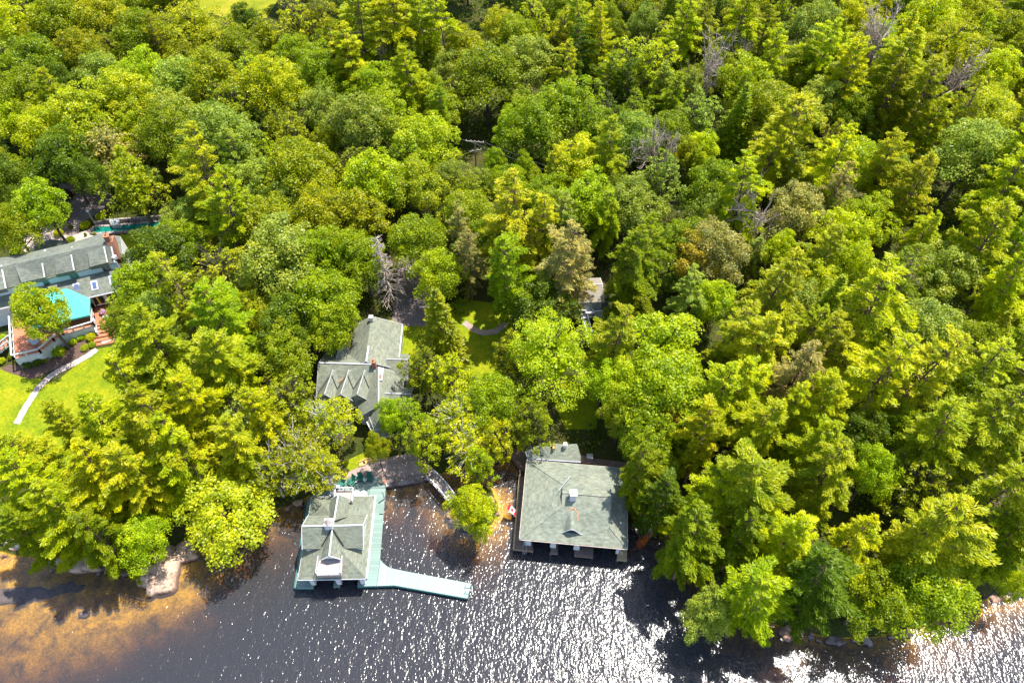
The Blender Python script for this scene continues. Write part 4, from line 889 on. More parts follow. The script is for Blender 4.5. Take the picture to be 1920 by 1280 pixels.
# ======== utility pole ========
def wire(a, c, sag=.5, r=.02):
    return [a.lerp(c, t/10)-Vector((0,0,sag*4*(t/10)*(1-t/10))) for t in range(11)]
q = G(894, 345); up = thing('utility_pole', 'grey wooden utility pole with crossarm standing in a forest clearing', 'utility pole', tuple(q)); PH = 9.5
b = MB(); b.tube([q, q+Vector((0,0,PH))], [.17,.12], 8); b.build('post', M['pole_wood'], up)
for z_, w_, a_ in ((PH-.3, 3.4, -.15), (PH-2.2, 2.4, .3)):
    b = MB(); c = q+Vector((0,.12,z_)); d = Vector((math.cos(a_), math.sin(a_), 0))*w_/2; b.beam(c-d, c+d, .14, .16); ca = b.build('crossarm', M['pole_wood'], up)
    for s in (-.9, -.4, .4, .9): b = MB(); b.lathe(tuple(c+d*s+Vector((0,0,.08))), [(.06,0),(.09,.08),(.05,.2)], 8); b.build('insulator', M['white'], ca)
tp = q+Vector((0,0,PH)); far = q+Vector((42,-16,PH-4)); b = MB()
for o_ in (Vector((1.3,0,-.1)), Vector((-1.3,.2,-.1)), Vector((0,0,-2.0))): b.tube(wire(tp+o_, far+o_, 1.2), [.022]*11, 4)
b.tube(wire(tp+Vector((-1.3,0,-.1)), q+Vector((-22,14,PH)), .6), [.03]*11, 4); b.build('wire', M['wire'], up)
# ---------------- foliage prototypes (numpy) ----------------
def unit(v): return v/np.maximum(np.linalg.norm(v, axis=-1, keepdims=True), 1e-9)
def leaves(c, nrm, size, asp=1.0, rg=None, along=None):
    """diamond leaf clusters at c facing nrm"""
    n = len(c); rnd = unit(rg.normal(size=(n,3))) if along is None else unit(along)
    a = unit(np.cross(nrm, rnd)) if along is None else rnd
    b = unit(np.cross(nrm, a)); s = np.asarray(size).reshape(-1,1)
    v = np.stack([c-a*s, c-b*s*asp, c+a*s, c+b*s*asp], 1).reshape(-1,3)
    return v
def mesh_from(name, parts, mat):
    v = np.concatenate(parts); n = len(v)//4; me = bpy.data.meshes.new(name)
    me.vertices.add(len(v)); me.vertices.foreach_set('co', v.astype(np.float32).ravel())
    me.loops.add(4*n); me.loops.foreach_set('vertex_index', np.arange(4*n, dtype=np.int32))
    me.polygons.add(n); me.polygons.foreach_set('loop_start', np.arange(0, 4*n, 4, dtype=np.int32)); me.polygons.foreach_set('loop_total', np.full(n, 4, dtype=np.int32))
    me.update(calc_edges=True); me.materials.append(mat); return me
def tube_mesh(name, branches, mat, n=5):
    b = MB()
    for pts, rad in branches: b.tube(pts, rad, n, cap=False)
    me = bpy.data.meshes.new(name); me.from_pydata(b.v, [], b.f); me.materials.append(mat); return me
# nominal sizes: crown radius 4.5 m, height 15 m (broad) / 18 m (conifer)
def broad(seed, nl=80, R=4.5, H=15, cb=.36, lob=(1.0,1.7), per=150, lsz=.125, squash=1.0, airy=0.0, droop=.15, bark='bark', stems=1, point=0):
    rg = np.random.default_rng(seed); zc = H*(cb+1)/2; hz = H*(1-cb)/2; parts = []; br = []
    i = np.arange(nl)+.5; ph = np.arccos(1-i/nl*1.55); th = math.pi*(1+5**.5)*i+rg.normal(size=nl)*.25
    ph = np.clip(ph+rg.normal(size=nl)*.1, 0, 2.6); rad = rg.uniform(.52, 1.06, nl)*(1+.17*np.sin(2*th+seed)+.13*np.sin(3*th+seed*2)+.08*np.sin(5*th+2*seed))
    if point: rad *= (1-point*np.cos(ph).clip(0)*.0)
    sx = np.sin(ph)**(1+point); c = np.stack([R*rad*sx*np.cos(th), R*rad*sx*np.sin(th), zc+hz*np.cos(ph)*rg.uniform(.68,1.06,nl)*squash-.15*hz*rg.random(nl)+.12*hz*np.sin(2*th+seed*3)], 1)
    for k in range(nl):
        lr = rg.uniform(*lob)*(1-.25*max(0, math.cos(ph[k]))); m = int(per*(lr/1.35)**2)
        out = unit((c[k]-np.array([0,0,zc-hz*.5]))[None])[0]
        d = unit(rg.normal(size=(m,3))+out*.9+np.array([0,0,.5])); p = c[k]+d*lr*rg.uniform(.55,1.08,(m,1))*np.array([1,1,.72])
        p[:,2] -= droop*(np.hypot(p[:,0]-c[k,0], p[:,1]-c[k,1])**2)
        nr = unit(d*.7+rg.normal(size=(m,3))*.55+np.array([0,0,.35])); parts.append(leaves(p, nr, rg.uniform(lsz*.7, lsz*1.45, m), .8, rg))
    m = int(nl*9*(1-airy)); d = unit(rg.normal(size=(m,3))); p = np.array([0,0,zc])+d*np.array([R*.6,R*.6,hz*.62])*rg.uniform(.5,1,(m,1)); parts.append(leaves(p, unit(rg.normal(size=(m,3))), rg.uniform(.2,.4,m), .8, rg))
    for s in range(stems):
        a = 2*math.pi*s/stems+seed; off = np.array([math.cos(a), math.sin(a), 0])*(.35 if stems > 1 else 0); top = np.array([off[0]*4, off[1]*4, zc+hz*.45])
        pts = [off*t*1.0+top*t+np.array([.25*math.sin(t*4+seed), .25*math.cos(t*3+seed), 0])*t+off*(1-t) for t in np.linspace(0,1,7)]; r0 = .26 if stems == 1 else .17
        br.append((pts, [r0*(1.25-t) for t in np.linspace(0,1,7)]))
    for k in range(0, nl, 2 if airy else 3):
        z0 = max(H*.28, c[k,2]-rg.uniform(2.2,4.0)); st = np.array([0,0,z0]); mid = (st+c[k])/2+np.array([0,0,-.3]); br.append(([st, mid, c[k]], [.11,.07,.025]))
        if airy:
            for _ in range(3): q = c[k]+rg.normal(size=3)*.9+np.array([0,0,.5]); br.append(([mid, (mid+q)/2+rg.normal(size=3)*.15, q], [.05,.035,.015]))
    return mesh_from('crown', parts, M['leaf']), tube_mesh('trunk', br, M[bark])
def pine(seed, H=18, R=4.6, nw=12, cb=.22, dens=1.0, dead=0.0, flat=.09, asym=.3, bark='bark_pine', lsz=.30, droop=.5):
    rg = np.random.default_rng(seed); parts = []; br = []; az = rg.uniform(0, 6.28)
    lean = np.array([rg.normal()*.25, rg.normal()*.25, 0])
    def trunk_at(z): t = z/H; return np.array([lean[0]*t*t*3, lean[1]*t*t*3, z])
    br.append(([trunk_at(z) for z in np.linspace(0, H*.985, 9)], list(np.linspace(.3,.04,9))))
    for w in range(nw):
        t = w/(nw-1); z = H*(cb+(1-cb)*.965*t**.92); prof = max(.13, min(1, 1.18*(1-t)**.72*(.66+.95*t)))
        nb = 6 if t < .5 else 5
        for k in range(nb):
            a = 2*math.pi*(k+rg.uniform(-.3,.3))/nb+w*1.27; L = R*prof*rg.uniform(.6,1.2)*(1+asym*math.cos(a-az))
            parts_on = rg.random() >= dead*.5
            rise = rg.uniform(.05,.28)+.45*t; st = trunk_at(z+rg.uniform(-.3,.3)); d = np.array([math.cos(a), math.sin(a), 0]); pts = []; n2 = np.array([-d[1],d[0],0])
            for s in np.linspace(0,1,7): pts.append(st+d*L*s+np.array([0,0,L*(rise*s-droop*(.9-.5*t)*s*s)])+n2*L*.10*math.sin(s*3+a))
            br.append((pts, list(np.linspace(.085*(1-.6*t)+.015,.014,7))))
            # paired side shoots, long near the stem and short at the tip: each branch is a pointed plume
            nside = max(5, int(L*4.2))
            for j in range(nside):
                s = .22+.78*(j+rg.random())/nside; i0 = min(5, int(s*6)); fr = s*6-i0; base = pts[i0]*(1-fr)+pts[i0+1]*fr
                sg = 1 if j % 2 else -1; sa = a+sg*rg.uniform(.5,1.0)*(1.1-.6*s); sl = (.30*L+.25)*(1.18-s)**.75*rg.uniform(.7,1.15); sd = np.array([math.cos(sa), math.sin(sa), rg.uniform(-.18,.16)])
                if not parts_on or rg.random() < dead:
                    if rg.random() < .6: br.append(([base, base+sd*sl*.6+np.array([0,0,-.05]), base+sd*sl], [.03,.022,.01]))
                    continue
                m = int(20*dens*sl)+7; u = rg.uniform(.02,1.05,m)**.8; wd = .13+.16*np.sin(np.pi*np.clip(u,0,1)); side = np.array([-sd[1],sd[0],0])
                p = base+sd*sl*u[:,None]+side*(rg.normal(size=m)*wd)[:,None]; p[:,2] += rg.normal(size=m)*flat+.02-.10*u*u*sl
                al = unit(sd*1.5+rg.normal(size=(m,3))*.5+np.array([0,0,.15])); nr = unit(np.array([0,0,1.0])+rg.normal(size=(m,3))*.42); nr = unit(nr-al*np.sum(nr*al,1)[:,None])
                parts.append(leaves(p, nr, rg.uniform(lsz*.6,lsz*1.2,m), .25, rg, along=al))
    return mesh_from('crown', parts, M['needle']), tube_mesh('trunk', br, M[bark], 4)
def spruce(seed, H=18, R=3.3, bark='bark', cb=.1, nw=26, up=.5, dens=1.0):
    rg = np.random.default_rng(seed); parts = []; br = [([np.array([0,0,z]) for z in np.linspace(0,H,6)], list(np.linspace(.26,.03,6)))]
    for w in range(nw):
        t = w/(nw-1); z = H*(cb+(1-cb)*t*.985); nb = max(4, int(9*(1-t)+4))
        for k in range(nb):
            a = 2*math.pi*(k+rg.uniform(-.3,.3))/nb+w*.9; L = R*(1-t)**.8*rg.uniform(.7,1.1)+.25; d = np.array([math.cos(a), math.sin(a), 0]); side = np.array([-d[1], d[0], 0])
            m = int((24*L/2.2+8)*dens); u = rg.uniform(.1,1.0,m)**.7; wd = .42*(1.15-u)*min(1.4, L*.55)+.08
            p = np.array([0,0,z])+d*(L*u)[:,None]+side*(rg.normal(size=m)*wd)[:,None]; p[:,2] += -L*.22*u+L*.16*u*u+rg.normal(size=m)*.07
            al = unit(d+side*rg.normal(size=m)[:,None]*.7+rg.normal(size=(m,3))*.25); nr = unit(np.array([0,0,1])+d*.4+rg.normal(size=(m,3))*.4); nr = unit(nr-al*np.sum(nr*al,1)[:,None])
            parts.append(leaves(p, nr, rg.uniform(.14,.32,m), .4, rg, along=al))
            if k % 2 == 0: br.append(([np.array([0,0,z]), np.array([0,0,z-.1*L])+d*L*.8], [.04,.015]))
    return mesh_from('crown', parts, M['needle']), tube_mesh('trunk', br, M[bark], 4)
def dead(seed, H=14, R=3.0, mat='deadwood', conifer=False):
    rg = np.random.default_rng(seed); br = []
    def grow(p, d, L, r, lvl):
        n = 5; pts = [p]; dd = d.copy()
        for _ in range(n-1): dd = unit((dd+rg.normal(size=3)*.16+np.array([0,0,.05]))[None])[0]; pts.append(pts[-1]+dd*L/(n-1))
        br.append((pts, list(np.linspace(r, r*.4, n))))
        if lvl >= 3: return
        for _ in range(6 if lvl else 10):
            i = rg.integers(1 if lvl else 2, n); q = pts[i]; nd = unit((dd+rg.normal(size=3)*.75+np.array([0,0,.15]))[None])[0]; grow(q, nd, L*rg.uniform(.4,.65), r*.5, lvl+1)
    if conifer:
        br.append(([np.array([0,0,z]) for z in np.linspace(0,H,6)], list(np.linspace(.24,.03,6))))
        for w in range(22):
            z = H*(.2+.78*w/22)
            for k in range(5):
                a = rg.uniform(0,6.28); L = R*(1-.72*w/22)*rg.uniform(.6,1.1); d = np.array([math.cos(a), math.sin(a), -.12]); pts = [np.array([0,0,z])+d*L*s+np.array([0,0,-.3*L*s*(1-s)]) for s in np.linspace(0,1,4)]; br.append((pts, [.085,.07,.05,.03]))
                for _ in range(3): s = rg.uniform(.3,.9); q = np.array([0,0,z])+d*L*s; e = q+np.array([math.cos(a+rg.choice([-.8,.8])), math.sin(a+rg.choice([-.8,.8])), -.1])*L*.35; br.append(([q, e], [.045,.02]))
    else: grow(np.zeros(3), np.array([0,0,1.0]), H*.62, .30, 0)
    return None, tube_mesh('trunk', br, M[mat], 4)
def shrub(seed, R=1.2, H=1.5, per=70, nl=16, lsz=.12):
    rg = np.random.default_rng(seed); parts = []; i = np.arange(nl)+.5; ph = np.arccos(1-i/nl); th = math.pi*(1+5**.5)*i
    c = np.stack([R*.75*np.sin(ph)*np.cos(th), R*.75*np.sin(ph)*np.sin(th), H*.35+H*.4*np.cos(ph)], 1)
    for k in range(nl):
        d = unit(rg.normal(size=(per,3))+np.array([0,0,.5])); p = c[k]+d*R*.42*rg.uniform(.5,1.05,(per,1)); p[:,2] = np.maximum(p[:,2], .03)
        parts.append(leaves(p, unit(d*.7+rg.normal(size=(per,3))*.5+np.array([0,0,.3])), rg.uniform(lsz*.7,lsz*1.4,per), .8, rg))
    return mesh_from('foliage', parts, M['leaf']), tube_mesh('stem', [([np.zeros(3), c[k]*.6, c[k]], [.05,.03,.012]) for k in range(0,nl,2)], M['bark'], 4)
PROTO = {
 'M': ([broad(11), broad(12, nl=70, lob=(1.1,1.9)), broad(13, nl=95, lob=(.9,1.5)), broad(14, nl=64, lob=(1.2,2.0), squash=.9), broad(15, nl=85, cb=.3, lob=(.8,1.6))], 4.5, 15),
 'N': ([broad(16, nl=170, lob=(.6,1.15), per=200, lsz=.078), broad(17, nl=150, lob=(.6,1.3), per=200, lsz=.078, cb=.28)], 4.5, 15),
 'A': ([broad(21, nl=90, lob=(.65,1.2), per=120, lsz=.15, cb=.25, airy=.6, squash=1.05), broad(22, nl=95, lob=(.6,1.1), per=115, lsz=.15, cb=.2, airy=.7, point=.3, stems=2), broad(23, nl=110, lob=(.5,1.0), per=115, lsz=.14, cb=.15, airy=.6, point=.4)], 4.5, 15),
 'W': ([broad(31, nl=90, lob=(.6,1.15), per=120, lsz=.15, cb=.25, airy=.3, bark='birch', stems=3)], 4.5, 15),
 'C': ([broad(41, nl=130, lob=(.6,1.1), per=75, lsz=.13, cb=.08, point=.45, droop=.25), broad(42, nl=120, lob=(.5,1.0), per=85, lsz=.13, cb=.1, point=.5, droop=.3)], 4.5, 15),
 'P': ([pine(51), pine(52, nw=11, asym=.45, droop=.62), pine(53, nw=14, cb=.15), pine(54, nw=12, dens=1.2, asym=.2, droop=.35), pine(55, nw=11, dead=.12, R=4.8), pine(56, nw=12, cb=.3, droop=.7)], 4.5, 18),
 'Q': ([pine(61, nw=14, dead=.38, cb=.2), pine(62, nw=15, dead=.5, cb=.15, dens=.9)], 4.5, 18),
 'S': ([spruce(71), spruce(72, R=3.0, nw=30)], 3.3, 18),
 'D': ([dead(81), dead(82, H=15), dead(83, H=12)], 4.0, 14),
 'F': ([dead(84, H=15, R=3.4, conifer=True)], 3.4, 15),
 'U': ([shrub(91), shrub(92, nl=20, lsz=.1)], 1.2, 1.5),
}
COLS = {  # leaf colour of each tree (albedo)
 'Y': ((.465,.495,.003),'bright yellow green'), 'L': ((.375,.46,.003),'bright lime green'), 'G': ((.265,.325,.003),'mid green'), 'K': ((.14,.20,.006),'dark green'),
 'V': ((.32,.385,.045),'silvery green'), 'O': ((.315,.335,.003),'olive green'), 'T': ((.40,.35,.10),'tan'), 'X': ((.43,.45,.01),'pale yellow green'),
 'R': ((0.500,0.353,0.030),'orange tinted'), 'B': ((0.000,0.000,0.000),'grey')}
KIND = {'M':('broadleaf_tree','round broadleaf tree','tree'),'A':('broadleaf_tree','airy broadleaf tree','tree'),'W':('birch_tree','white stemmed birch','tree'),'C':('cedar_tree','dense pointed cedar','tree'),
 'P':('pine_tree','feathery white pine','tree'),'Q':('pine_tree','thin half bare pine','tree'),'S':('spruce_tree','narrow spruce','tree'),'D':('dead_tree','leafless tree with spreading twigs','tree'),'F':('dead_tree','bare dead conifer','tree'),'U':('shrub','garden shrub','shrub')}
LAND = [('the utility pole',895,290),('the turquoise awning',150,570),('the swimming pool',240,428),('the middle cottage',690,690),('the large right boathouse',1075,950),('the two-slip boathouse',640,1000),
 ('the white footbridge',825,915),('the hidden cabin',1105,575),('the top meadow',430,10),('the large pale boulder',300,1070),('the bare dead conifer',723,500),('the driveway behind the cottage',770,560),('the long lodge roof',110,490),('the curved lawn path',90,720),('the smooth slab on the right shore',1482,1186),('the shed roof',1035,850)]
used_labels = {}
def tree_label(kind, col, px, py, r, h):
    cn = COLS[col][1]; kn = KIND[kind][1]
    if kind in 'DF': first = ('grey ' if kind == 'D' else '')+kn
    else: first = cn+' '+kn
    size = 'small' if r < 2.6 else ('big' if r > 5.2 else ('tall' if h > 19 else ''))
    best = min(LAND, key=lambda t: math.hypot(t[1]-px, t[2]-py)); d = math.hypot(best[1]-px, best[2]-py)
    X = round(100*px/1920); Y = round(100*py/1280); rel = ''
    if d < 170:
        dx, dy = px-best[1], py-best[2]
        w_ = ('right of' if dx > 0 else 'left of') if abs(dx) > 1.4*abs(dy) else (('below' if dy > 0 else 'above') if abs(dy) > 1.4*abs(dx) else (('below' if dy > 0 else 'above')+' and '+('right of' if dx > 0 else 'left of')))
        rel = ('just ' if d < 90 else 'further ')+w_+' '+best[0]
    lab = ' '.join(t for t in (size, first, rel) if t)
    if not rel or lab in used_labels:
        short = {'M':'broadleaf','A':'airy broadleaf','P':'white pine','Q':'thin pine','C':'pointed cedar','W':'birch','D':'leafless tree','F':'bare conifer','S':'spruce','U':'shrub'}[kind]
        for ddx, ddy in ((0,0),(1,0),(0,1),(-1,0),(0,-1),(1,1),(-1,-1),(2,0),(0,2)):
            xw, yw = edge(X+ddx, 'left', 'right'), edge(Y+ddy, 'top', 'bottom')
            lab = ' '.join(t for t in (cn if kind not in 'DF' else '', short, xw+',', yw) if t)
            if lab not in used_labels: break
    if len(lab.split()) > 16: lab = ' '.join(lab.split()[-16:])
    used_labels[lab] = 1; return lab
ONES = 'zero one two three four five six seven eight nine ten eleven twelve thirteen fourteen fifteen sixteen seventeen eighteen nineteen'.split()
TENS = '- - twenty thirty forty fifty'.split()
def words(n): return ONES[n] if n < 20 else TENS[n//10]+('-'+ONES[n%10] if n % 10 else '')
def edge(v, a, b):
    if v <= 0: return 'cut off at '+a+(' corner' if v < -2 else '')
    if v >= 100: return 'cut off at '+b+(' corner' if v > 102 else '')
    return (words(v)+' percent from '+a) if v <= 50 else (words(100-v)+' percent from '+b)
TREES = []   # x, y, r of everything planted
rt = random.Random(5)
def plant(kind, col, base, r, h, label_px, label=None, jit=True, group=None):
    protos, R0, H0 = PROTO['N' if kind == 'M' and r > 5.6 else kind]; crown, trunk = protos[rt.randrange(len(protos))]
    nm, kn, cat = KIND[kind]; root = bpy.data.objects.new(nm, None); COL.objects.link(root); root.location = base
    root.rotation_euler = (rt.gauss(0,.035), rt.gauss(0,.035), rt.uniform(0, 6.28)); s = r/R0; root.scale = (s, s*rt.uniform(.9,1.1), h/H0)
    tag(root, label or tree_label(kind, col, *label_px, r, h), cat, group or {'P':'white pines of the forest','Q':'thin pines of the forest','M':'broadleaf trees of the forest','A':'airy broadleaf trees of the forest','C':'cedars of the forest','D':'bare trees of the forest','S':'spruces of the forest','F':None,'W':'birches by the shore','U':'shrubs'}[kind])
    if crown:
        c = bpy.data.objects.new('crown' if kind != 'U' else 'foliage', crown); COL.objects.link(c); c.parent = root
        a = COLS[col][0]; k = rt.uniform(.85,1.15); hsh = rt.uniform(-.08,.08)
        c.color = (a[0]*k*(1+hsh), a[1]*k, a[2]*k, 1) if jit else (*a, 1)
    t = bpy.data.objects.new('trunk' if kind != 'U' else 'stem', trunk); COL.objects.link(t); t.parent = root
    TREES.append((base[0], base[1], r, h, label_px)); return root
def hgt(kind, r):
    if kind in 'MA': return max(6.5, min(17, 1.9*r+6.5))
    if kind in 'W': return 11
    if kind == 'C': return max(5, min(15, 2.2*r+4))
    if kind in 'PQ': return max(8, min(23, 3.0*r+8))
    if kind == 'S': return 4*r+2.5
    if kind in 'DF': return max(12, 2.6*r+9)
    return 1.2*r
def ZC(kind): return {'M':.70,'A':.66,'W':.66,'C':.55,'P':.66,'Q':.6,'S':.45,'D':.7,'F':.55,'U':.5}[kind]
def tree(px, py, dpx, kind, col, hs=1.0, label=None):
    z = 14.0; r = 4
    for _ in range(16):
        p = P(px, py, z); dep = Q(p.x, p.y, z)[2]; r = dpx/2*dep/FPX; h = hgt(kind, r)*hs
        z = .5*z+.5*(max(hh(p.x, p.y), .1)+ZC(kind)*h)
    p = P(px, py, z); g = max(hh(p.x, p.y), -.3)
    return plant(kind, col, (p.x, p.y, g-.1), r, h, (px, py), label)
T = """30 40 90 M Y|110 30 95 M G|195 25 90 M X|60 110 95 M G|150 95 80 M O|212 95 60 A G|262 60 90 M G|365 55 140 M X|445 95 75 M G|452 35 48 M K|505 70 70 C O|555 40 90 A X|600 35 80 A O|622 95 65 P X
50 175 95 M G|20 225 75 M Y|125 125 45 M L|190 140 85 M V|230 180 100 M X|150 215 115 M X|80 245 90 M Y|272 135 80 M L|340 150 95 M V|400 140 105 M O|330 205 80 M V|415 245 120 M V|500 150 90 M Y|545 165 80 M Y|600 130 95 M G|470 185 55 M O|600 205 75 M V|525 250 75 C O|555 315 120 M O|480 335 80 M V|612 262 50 M G|300 250 95 M G|245 240 60 M L|215 290 95 C T|250 350 115 C O|75 380 88 M L|20 335 75 M K|15 420 85 M G|110 290 105 M K|375 335 120 P X|420 395 110 P L|345 415 70 M V|590 400 100 M O|505 415 110 M O|165 330 60 M K
675 55 105 P X|655 110 80 P X|740 40 110 P Y|795 35 80 P X|760 110 65 M K|730 95 50 D B|700 160 90 M L|835 50 85 P Y|868 90 75 M O|912 132 112 M G|985 115 95 M V|1058 60 65 A Y|1000 30 70 A Y|1092 45 70 P X|1135 60 70 P Y|1180 120 105 A Y|1232 130 100 A Y|1268 50 85 P Y|1065 130 65 P X|1000 232 100 M G|1060 195 110 M G|1112 235 100 M G|958 240 62 M L|735 205 100 M L|680 230 115 M V|798 262 108 M L|770 155 85 P Y|700 340 115 M L|780 345 95 M X|842 335 68 M V|905 345 48 M V|925 305 38 M L|990 312 42 M L|880 375 88 C O|955 345 62 M L|1022 365 75 M G|1080 300 98 M Y|1148 283 88 P X|1192 250 85 M V|1250 255 75 D B|1095 370 115 M L|1180 375 105 M V|1240 330 90 A V|960 410 115 P X|862 440 60 Q T
1312 50 75 A Y|1385 38 85 P Y|1335 120 85 D B|1400 80 55 D B|1440 110 80 P Y|1540 45 90 M V|1672 38 95 D B|1600 35 85 M Y|1755 30 100 M Y|1830 30 90 M Y|1790 90 120 M Y|1900 60 80 M O|1400 150 98 M L|1445 195 105 M O|1515 120 80 M G|1540 95 85 P Y|1600 140 95 P Y|1690 120 115 P Y|1745 175 100 P X|1785 120 80 D B|1870 130 80 M Y|1855 205 95 M X|1470 250 145 P X|1545 190 80 M V|1620 205 80 M G|1660 175 85 P O|1830 275 125 M V|1665 305 72 M V|1712 350 92 P X|1430 300 90 P Y|1400 355 100 P Y|1310 220 85 A V|1340 345 90 M G|1420 400 85 D B|1555 300 100 P Y|1605 300 90 M L|1630 405 90 M L|1500 385 95 M T|1885 355 120 P Y|1900 280 100 P Y|1560 360 75 Q T
1300 480 80 M R|1345 470 105 M T|1432 540 130 P X|1470 460 60 M L|1590 490 80 M L|1520 530 90 M Y|1645 565 145 P Y|1760 500 108 M V|1850 450 120 P Y|1885 545 110 P Y|1745 620 125 M V|1830 650 105 M G|1375 610 95 Q X|1410 650 115 P X|1495 700 120 Q T|1570 650 100 P X|1640 700 135 P Y|1725 700 135 P X|1790 740 105 M G|1350 745 110 P Y|1320 815 110 P Y|1415 790 115 P Y|1560 740 110 P Y|1600 795 90 M K|1690 800 85 M G|1850 800 150 P X|1765 835 130 P X|1530 830 105 P Y
1440 905 165 P X|1330 930 130 P Y|1560 890 115 P X|1640 880 90 M L|1725 900 115 A O|1870 900 150 P X|1300 1010 120 P G|1420 1090 140 P L|1540 1090 140 P K|1595 1010 105 P Y|1735 985 165 P X|1640 1120 115 M G|1745 1115 140 M L|1825 1050 80 M L|1885 1010 105 P G|1330 1150 88 M V|1900 1085 60 M L|1395 1000 100 P G|1830 1000 80 P G|1480 1010 120 P Y
680 480 95 M G|723 500 72 F B|820 503 85 M L|780 445 95 M G|880 480 72 Q T|965 510 108 P L|1070 495 120 Q T|1173 490 100 P G|1010 430 85 P X|1040 435 70 Q V|827 620 98 S O|790 690 75 A O|840 715 85 A Y|1022 650 165 M L|955 660 70 A O|1150 635 95 P X|1240 645 145 M L|1130 710 80 M L|1180 720 90 M Y|860 775 105 W Y|740 773 58 M L|920 745 90 M L|1000 787 82 A O|1245 730 140 M L|1235 830 100 M G|1285 770 80 M R|780 790 80 A L
72 578 94 M Y|252 535 92 M L|300 470 110 M K|345 450 80 M G|433 510 125 A X|340 545 100 Q X|400 600 125 P L|525 470 140 M V|600 470 105 M G|605 555 110 M G|615 610 80 M L|545 600 100 M K|230 600 70 M G|300 650 145 P X|400 680 135 P X|250 720 110 P X|450 690 100 P Y|130 800 75 P X|200 805 120 P Y|300 800 145 P X|380 760 130 P Y|450 790 110 A V|535 745 105 A O|620 780 95 W Y|60 850 105 P X
50 910 125 P Y|120 955 125 P Y|185 895 125 P Y|250 870 120 P X|330 860 120 P Y|425 830 105 P X|410 945 160 M X|255 1005 85 M L|560 850 120 W O|505 880 110 W O|600 870 85 W Y|705 838 42 M O|30 980 90 P G|190 1000 90 P G|885 945 84 M Y|897 985 36 M L|785 828 80 A Y|880 822 110 W Y|932 812 75 A Y|905 866 60 A L|500 790 100 P Y|640 470 70 M L|1200 880 95 P G|1245 935 90 P K|1195 800 80 M G|1165 775 70 M G|1085 512 70 Q T"""
for line in T.split('\n'):
    for it in line.split('|'):
        a = it.split(); tree(float(a[0]), float(a[1]), float(a[2]), a[3], a[4], hs=.72 if a[:2] == ['410','945'] else (.85 if a[:2] == ['1240','645'] else 1.0), label='tall bare dead conifer above the cottage, left of the shaded driveway' if a[:2] == ['723','500'] else None)
# infill, sampled on the ground, kept clear of buildings, lawns and planted crowns
KEEP = [(-60,430,240,860),(225,395,345,495),(583,575,785,850),(728,470,812,625),(860,560,985,705),(1040,700,1130,812),(1058,520,1160,640),(560,830,1215,1400),(365,-80,500,30),(862,255,940,350),(1610,425,1660,470),(92,340,215,460),(640,840,800,900)]
def clear(px, py, m=0): return all(not (x0-m < px < x1+m and y0-m < py < y1+m) for x0, y0, x1, y1 in KEEP)
cand = []
yy = 12.0
while yy < 235:
    xx = -(70+yy*.75)
    while xx < 70+yy*.75: cand.append((xx+rt.uniform(-2,2), yy+rt.uniform(-2,2))); xx += 3.6
    yy += 3.6
rt.shuffle(cand); nfill = 0
sd = sdf_poly([c[0] for c in cand], [c[1] for c in cand], SHORE)
for (x, y), d in zip(cand, sd):
    if d < 3.5 or nfill > 330: continue
    r = rt.uniform(2.6, 4.4); small = False
    near = min(((math.hypot(t[0]-x, t[1]-y)-(t[2]+r)*.52) for t in TREES), default=9)
    if near < 0:
        r = rt.uniform(1.7,2.4); small = True
        if min((math.hypot(t[0]-x, t[1]-y)-(t[2]+r)*.52) for t in TREES) < 0: continue
    g = hh(x, y); bpx, bpy_, _ = Q(x, y, g)
    right = bpx > 1250
    kind = rt.choice('PPPPMMASQ' if right else ('PAMMS' if 650 < bpx and bpy_ < 120 else 'MMMMAP')); h = hgt(kind, r)*(.8 if small else .95)
    cx_, cy_, dep = Q(x, y, g+ZC(kind)*h); rp = r*FPX/dep
    if not (-70 < cx_ < 1990 and -75 < cy_ < 1290): continue
    if not clear(bpx, bpy_, 8) or not clear(cx_, cy_, rp*.55): continue
    tx, ty, _ = Q(x, y, g+h)
    if not clear(tx, ty, 2): continue
    col = rt.choice('YYLGXOV' if right else 'GGGLVOXK') if not small else rt.choice('GGOKVL')
    plant(kind, col, (x, y, g-.1), r, h, (cx_, cy_)); nfill += 1
import collections; print(collections.Counter(o.name.split('.')[0] for o in COL.objects if o.parent is None).most_common(8))
print('TREES', len(TREES), 'fill', nfill)
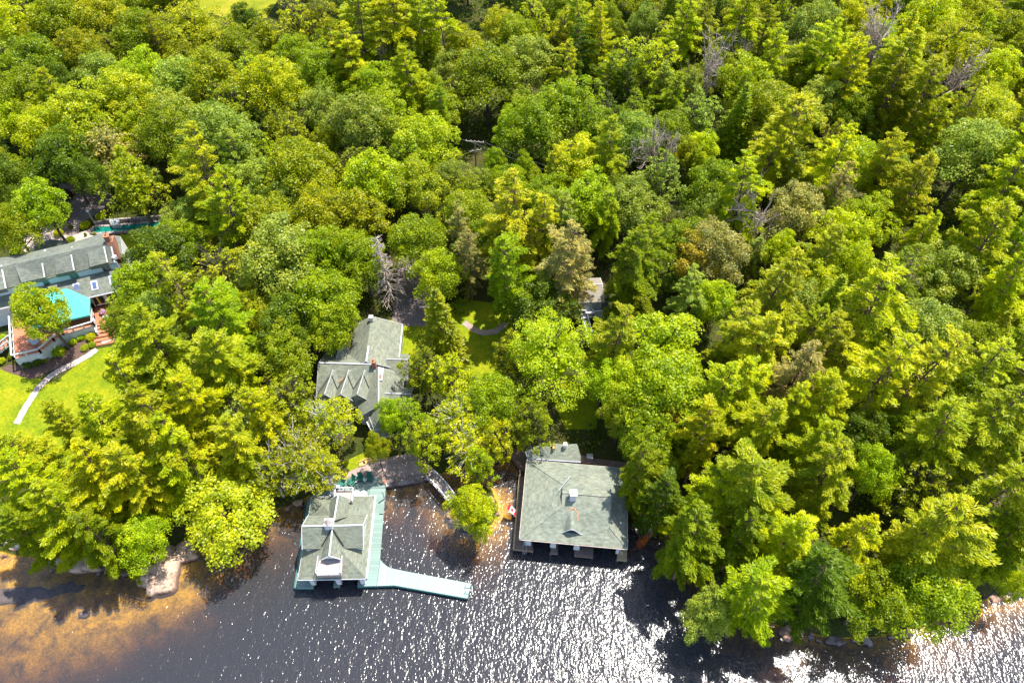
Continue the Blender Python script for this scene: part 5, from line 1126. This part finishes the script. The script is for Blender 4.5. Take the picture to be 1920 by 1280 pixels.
# garden shrubs
SH = """1070 395 130 L A zA bright green clipped shrub behind the lodge roof|1300 180 150 Y zA wide yellow green shrub between the stone steps and the lamp post|1080 215 60 O zA small reddish planter shrub left of the stone steps|1298 335 42 G zA left one of two small round clipped shrubs by the pool|1440 325 42 L zA right one of two small round clipped shrubs by the pool|1540 60 150 Y zA golden shrub behind the lamp post|250 560 140 L zA low green shrub on the pink paving left of the dark roof|900 300 140 Y zA yellow flowering shrub near the half hidden car
1230 750 110 L zB bright green shrub against the lodge deck skirt, second from its right end|1380 730 150 Y zB wide yellow green shrub at the right end of the deck skirt|1110 810 110 L zB green shrub in the middle of the garden bed|900 950 190 L zB large leafy green shrub at the deck corner|1290 890 120 X zB pale shrub beside the lawn path|1400 850 110 L zB low shrub nearest the path end|600 1090 180 K zB dark green low shrub below the white skirt, right half|430 1130 170 K zB dark green low shrub below the white skirt, left half|1690 545 100 L zB lime green shrub on the lower cedar deck|60 740 120 L zB lime shrub left of the lodge deck stairs|40 1090 120 Y zB yellow green shrub below the deck stairs at the left edge|170 1060 60 G zB small shrub at the front corner of the deck skirt|700 1060 120 G zB green shrub in the bark bed below the skirt corner"""
for line in SH.split('\n'):
    for it in line.split('|'):
        a = it.split(); s_ = 'zA' in a; i = a.index('zA' if s_ else 'zB'); px = float(a[0])/8; py = (400 if s_ else 540)+float(a[1])/8; d = float(a[2])/8
        g = G(px, py+d*.2); dep = Q(*g)[2]; r = d/2*dep/FPX; onp = a[0] == '1690'
        plant('U', a[3], (g.x, g.y, g.z+(0 if not onp else .4)), r, max(.8, r*1.25), (px, py), ' '.join(a[i+1:]))
# undergrowth: low leaves under the trees
rg = np.random.default_rng(3); nU = 7000; X = rg.uniform(-150,150,nU*4); Y = rg.uniform(14,215,nU*4); ok = (np.abs(X) < 45+Y*.62); X, Y = X[ok], Y[ok]; D = sdf_poly(X, Y, SHORE); Hh = height(X, Y); parts = []; cnt = 0
for x, y, d, h in zip(X, Y, D, Hh):
    if d < .8 or cnt >= nU: continue
    px, py, _ = Q(x, y, h)
    if not clear(px, py, -4) and not (575 < px < 1215 and 830 < py < 870 and 0): continue
    cnt += 1; R_ = rg.uniform(.6,2.0); m = 30; p = np.array([x,y,h])+unit(rg.normal(size=(m,3)))*np.array([R_,R_,R_*.9])*rg.uniform(.4,1,(m,1)); p[:,2] = np.maximum(p[:,2], h+.05)
    parts.append(leaves(p, unit(rg.normal(size=(m,3))+np.array([0,0,1])), rg.uniform(.14,.34,m), .8, rg))
ug = bpy.data.objects.new('undergrowth', mesh_from('undergrowth', parts, M['leaf'])); COL.objects.link(ug); ug.color = (.12,.165,.012,1); tag(ug, 'low green undergrowth of ferns and saplings under the trees', 'undergrowth', kind='stuff')
